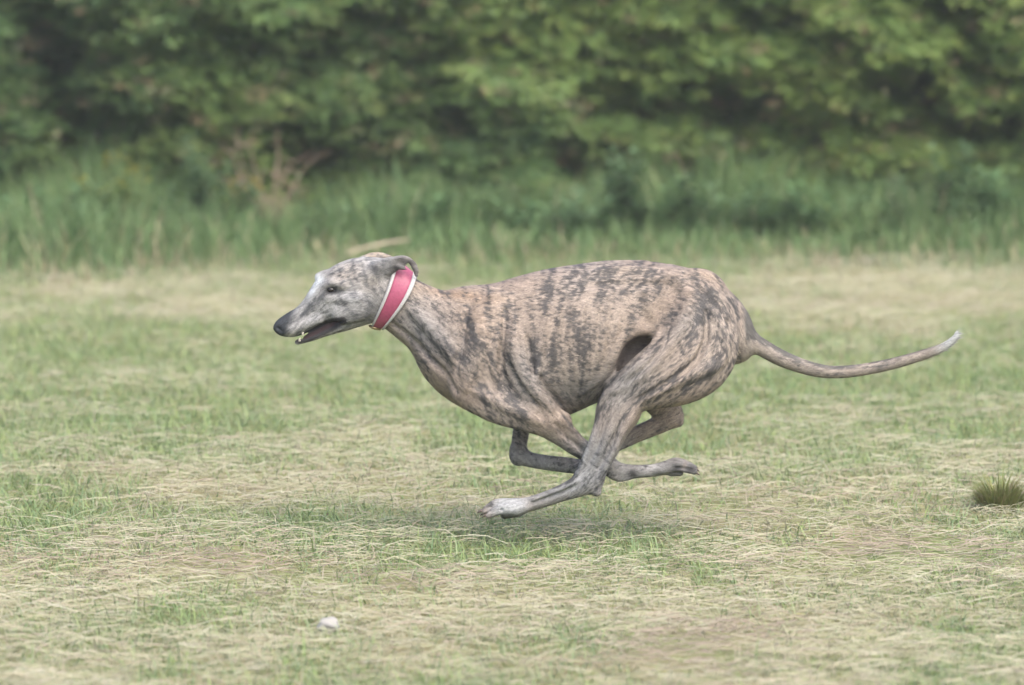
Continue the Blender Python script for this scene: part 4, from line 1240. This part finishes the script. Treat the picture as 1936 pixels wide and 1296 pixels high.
# --- collar: a wide sighthound collar, red leather with white woven edging
red_mat, rp = principled('red_collar_leather', 0.5, (0.27, 0.052, 0.10), 0.5)
grain(red_mat, rp, 160, 0.12, 0.15)
white_mat, wp = principled('white_edging', 0.7, (0.40, 0.395, 0.38), 0.3)
grain(white_mat, wp, 700, 0.25, 0.4)
brass_mat, bp_ = principled('brass_buckle', 0.35, (0.45, 0.34, 0.20), 0.5)
bp_.inputs['Metallic'].default_value = 0.9
grain(brass_mat, bp_, 200, 0.15)
def collar_ring(T, B, bow_u, bow_v, half_n, off=0.0, seg=72):
    c = (np.array(T) + B) / 2; h = (np.array(T) - B) / 2
    out = []
    for i in range(seg):
        t = 2 * math.pi * i / seg
        s2 = math.sin(t) ** 2
        hh = h * (1 + off / np.linalg.norm(h))
        p = c + hh * math.cos(t) + np.array([bow_u, bow_v]) * s2
        n = (half_n + off) * math.copysign(abs(math.sin(t)) ** 0.9, math.sin(t))
        out.append((p[0], p[1] - LEAN * n, n))
    return np.array(out)
FR = dict(T=(748, 496), B=(704, 614), bow_u=5, bow_v=0, half_n=45)
BK = dict(T=(785, 522), B=(727, 620), bow_u=13, bow_v=-4, half_n=46)
def lerp_ring(t, off):
    return collar_ring(FR['T'], FR['B'], FR['bow_u'], FR['bow_v'], FR['half_n'], off) * (1 - t) + collar_ring(BK['T'], BK['B'], BK['bow_u'], BK['bow_v'], BK['half_n'], off) * t
def collar_strip(name, ts, offs, mat, parent):
    rings = [dog_world(lerp_ring(t, o)) for t, o in zip(ts, offs)]
    m, s = len(rings), 72
    vs = np.concatenate(rings)
    fs = []
    for i in range(m):
        a, b = i, (i + 1) % m
        for j in range(s):
            k = (j + 1) % s
            fs += [a * s + j, a * s + k, b * s + k, b * s + j]
    return mesh_np(name, vs, fs, np.full(m * s, 4), mat, parent, smooth=False, origin=vs.mean(0))
collar_e = collar_strip('collar', [0.04, 0.25, 0.5, 0.75, 0.96, 0.96, 0.5, 0.04], [3.2, 4.2, 4.6, 4.2, 3.2, 0.5, 0.5, 0.5], red_mat, dog)
collar_e['label'] = 'wide red leather collar edged in white'
def sub_part(o, parent):
    """hang o under a child of the dog, keeping its place"""
    o.parent = parent
    o.location = o.location - parent.location
    return o
for ts in ([-0.03, 0.02, 0.10, 0.13, 0.10, 0.02], [0.83, 0.89, 0.99, 1.04, 0.99, 0.89]):
    sub_part(collar_strip('edging', ts, [2.6, 5.4, 5.8, 4.8, 1.2, 0.8], white_mat, dog), collar_e)
def torus_at(name, centre, r_u, r_v, r_tube, mat, parent, tilt=0.0, seg=28, tub=10):
    vs, fs = [], []
    for i in range(seg):
        a = 2 * math.pi * i / seg
        for j in range(tub):
            b = 2 * math.pi * j / tub
            rr = 1 + 0.0
            x = (r_u + r_tube * math.cos(b)) * math.cos(a); n = (r_v + r_tube * math.cos(b)) * math.sin(a); z = r_tube * math.sin(b)
            vs.append((centre[0] + x * math.cos(tilt) - z * math.sin(tilt), centre[1] + x * math.sin(tilt) + z * math.cos(tilt), centre[2] + n))
    for i in range(seg):
        for j in range(tub):
            i2, j2 = (i + 1) % seg, (j + 1) % tub
            fs += [i * tub + j, i2 * tub + j, i2 * tub + j2, i * tub + j2]
    W = dog_world(np.array(vs))
    return mesh_np(name, W, fs, np.full(seg * tub, 4), mat, parent, smooth=True, origin=W.mean(0))
sub_part(torus_at('buckle', (708, 619, 0), 10, 12, 2.0, brass_mat, dog, tilt=0.28), collar_e)
sub_part(torus_at('ring', (711, 622, 0), 8, 8, 1.6, brass_mat, dog, tilt=0.2), collar_e)
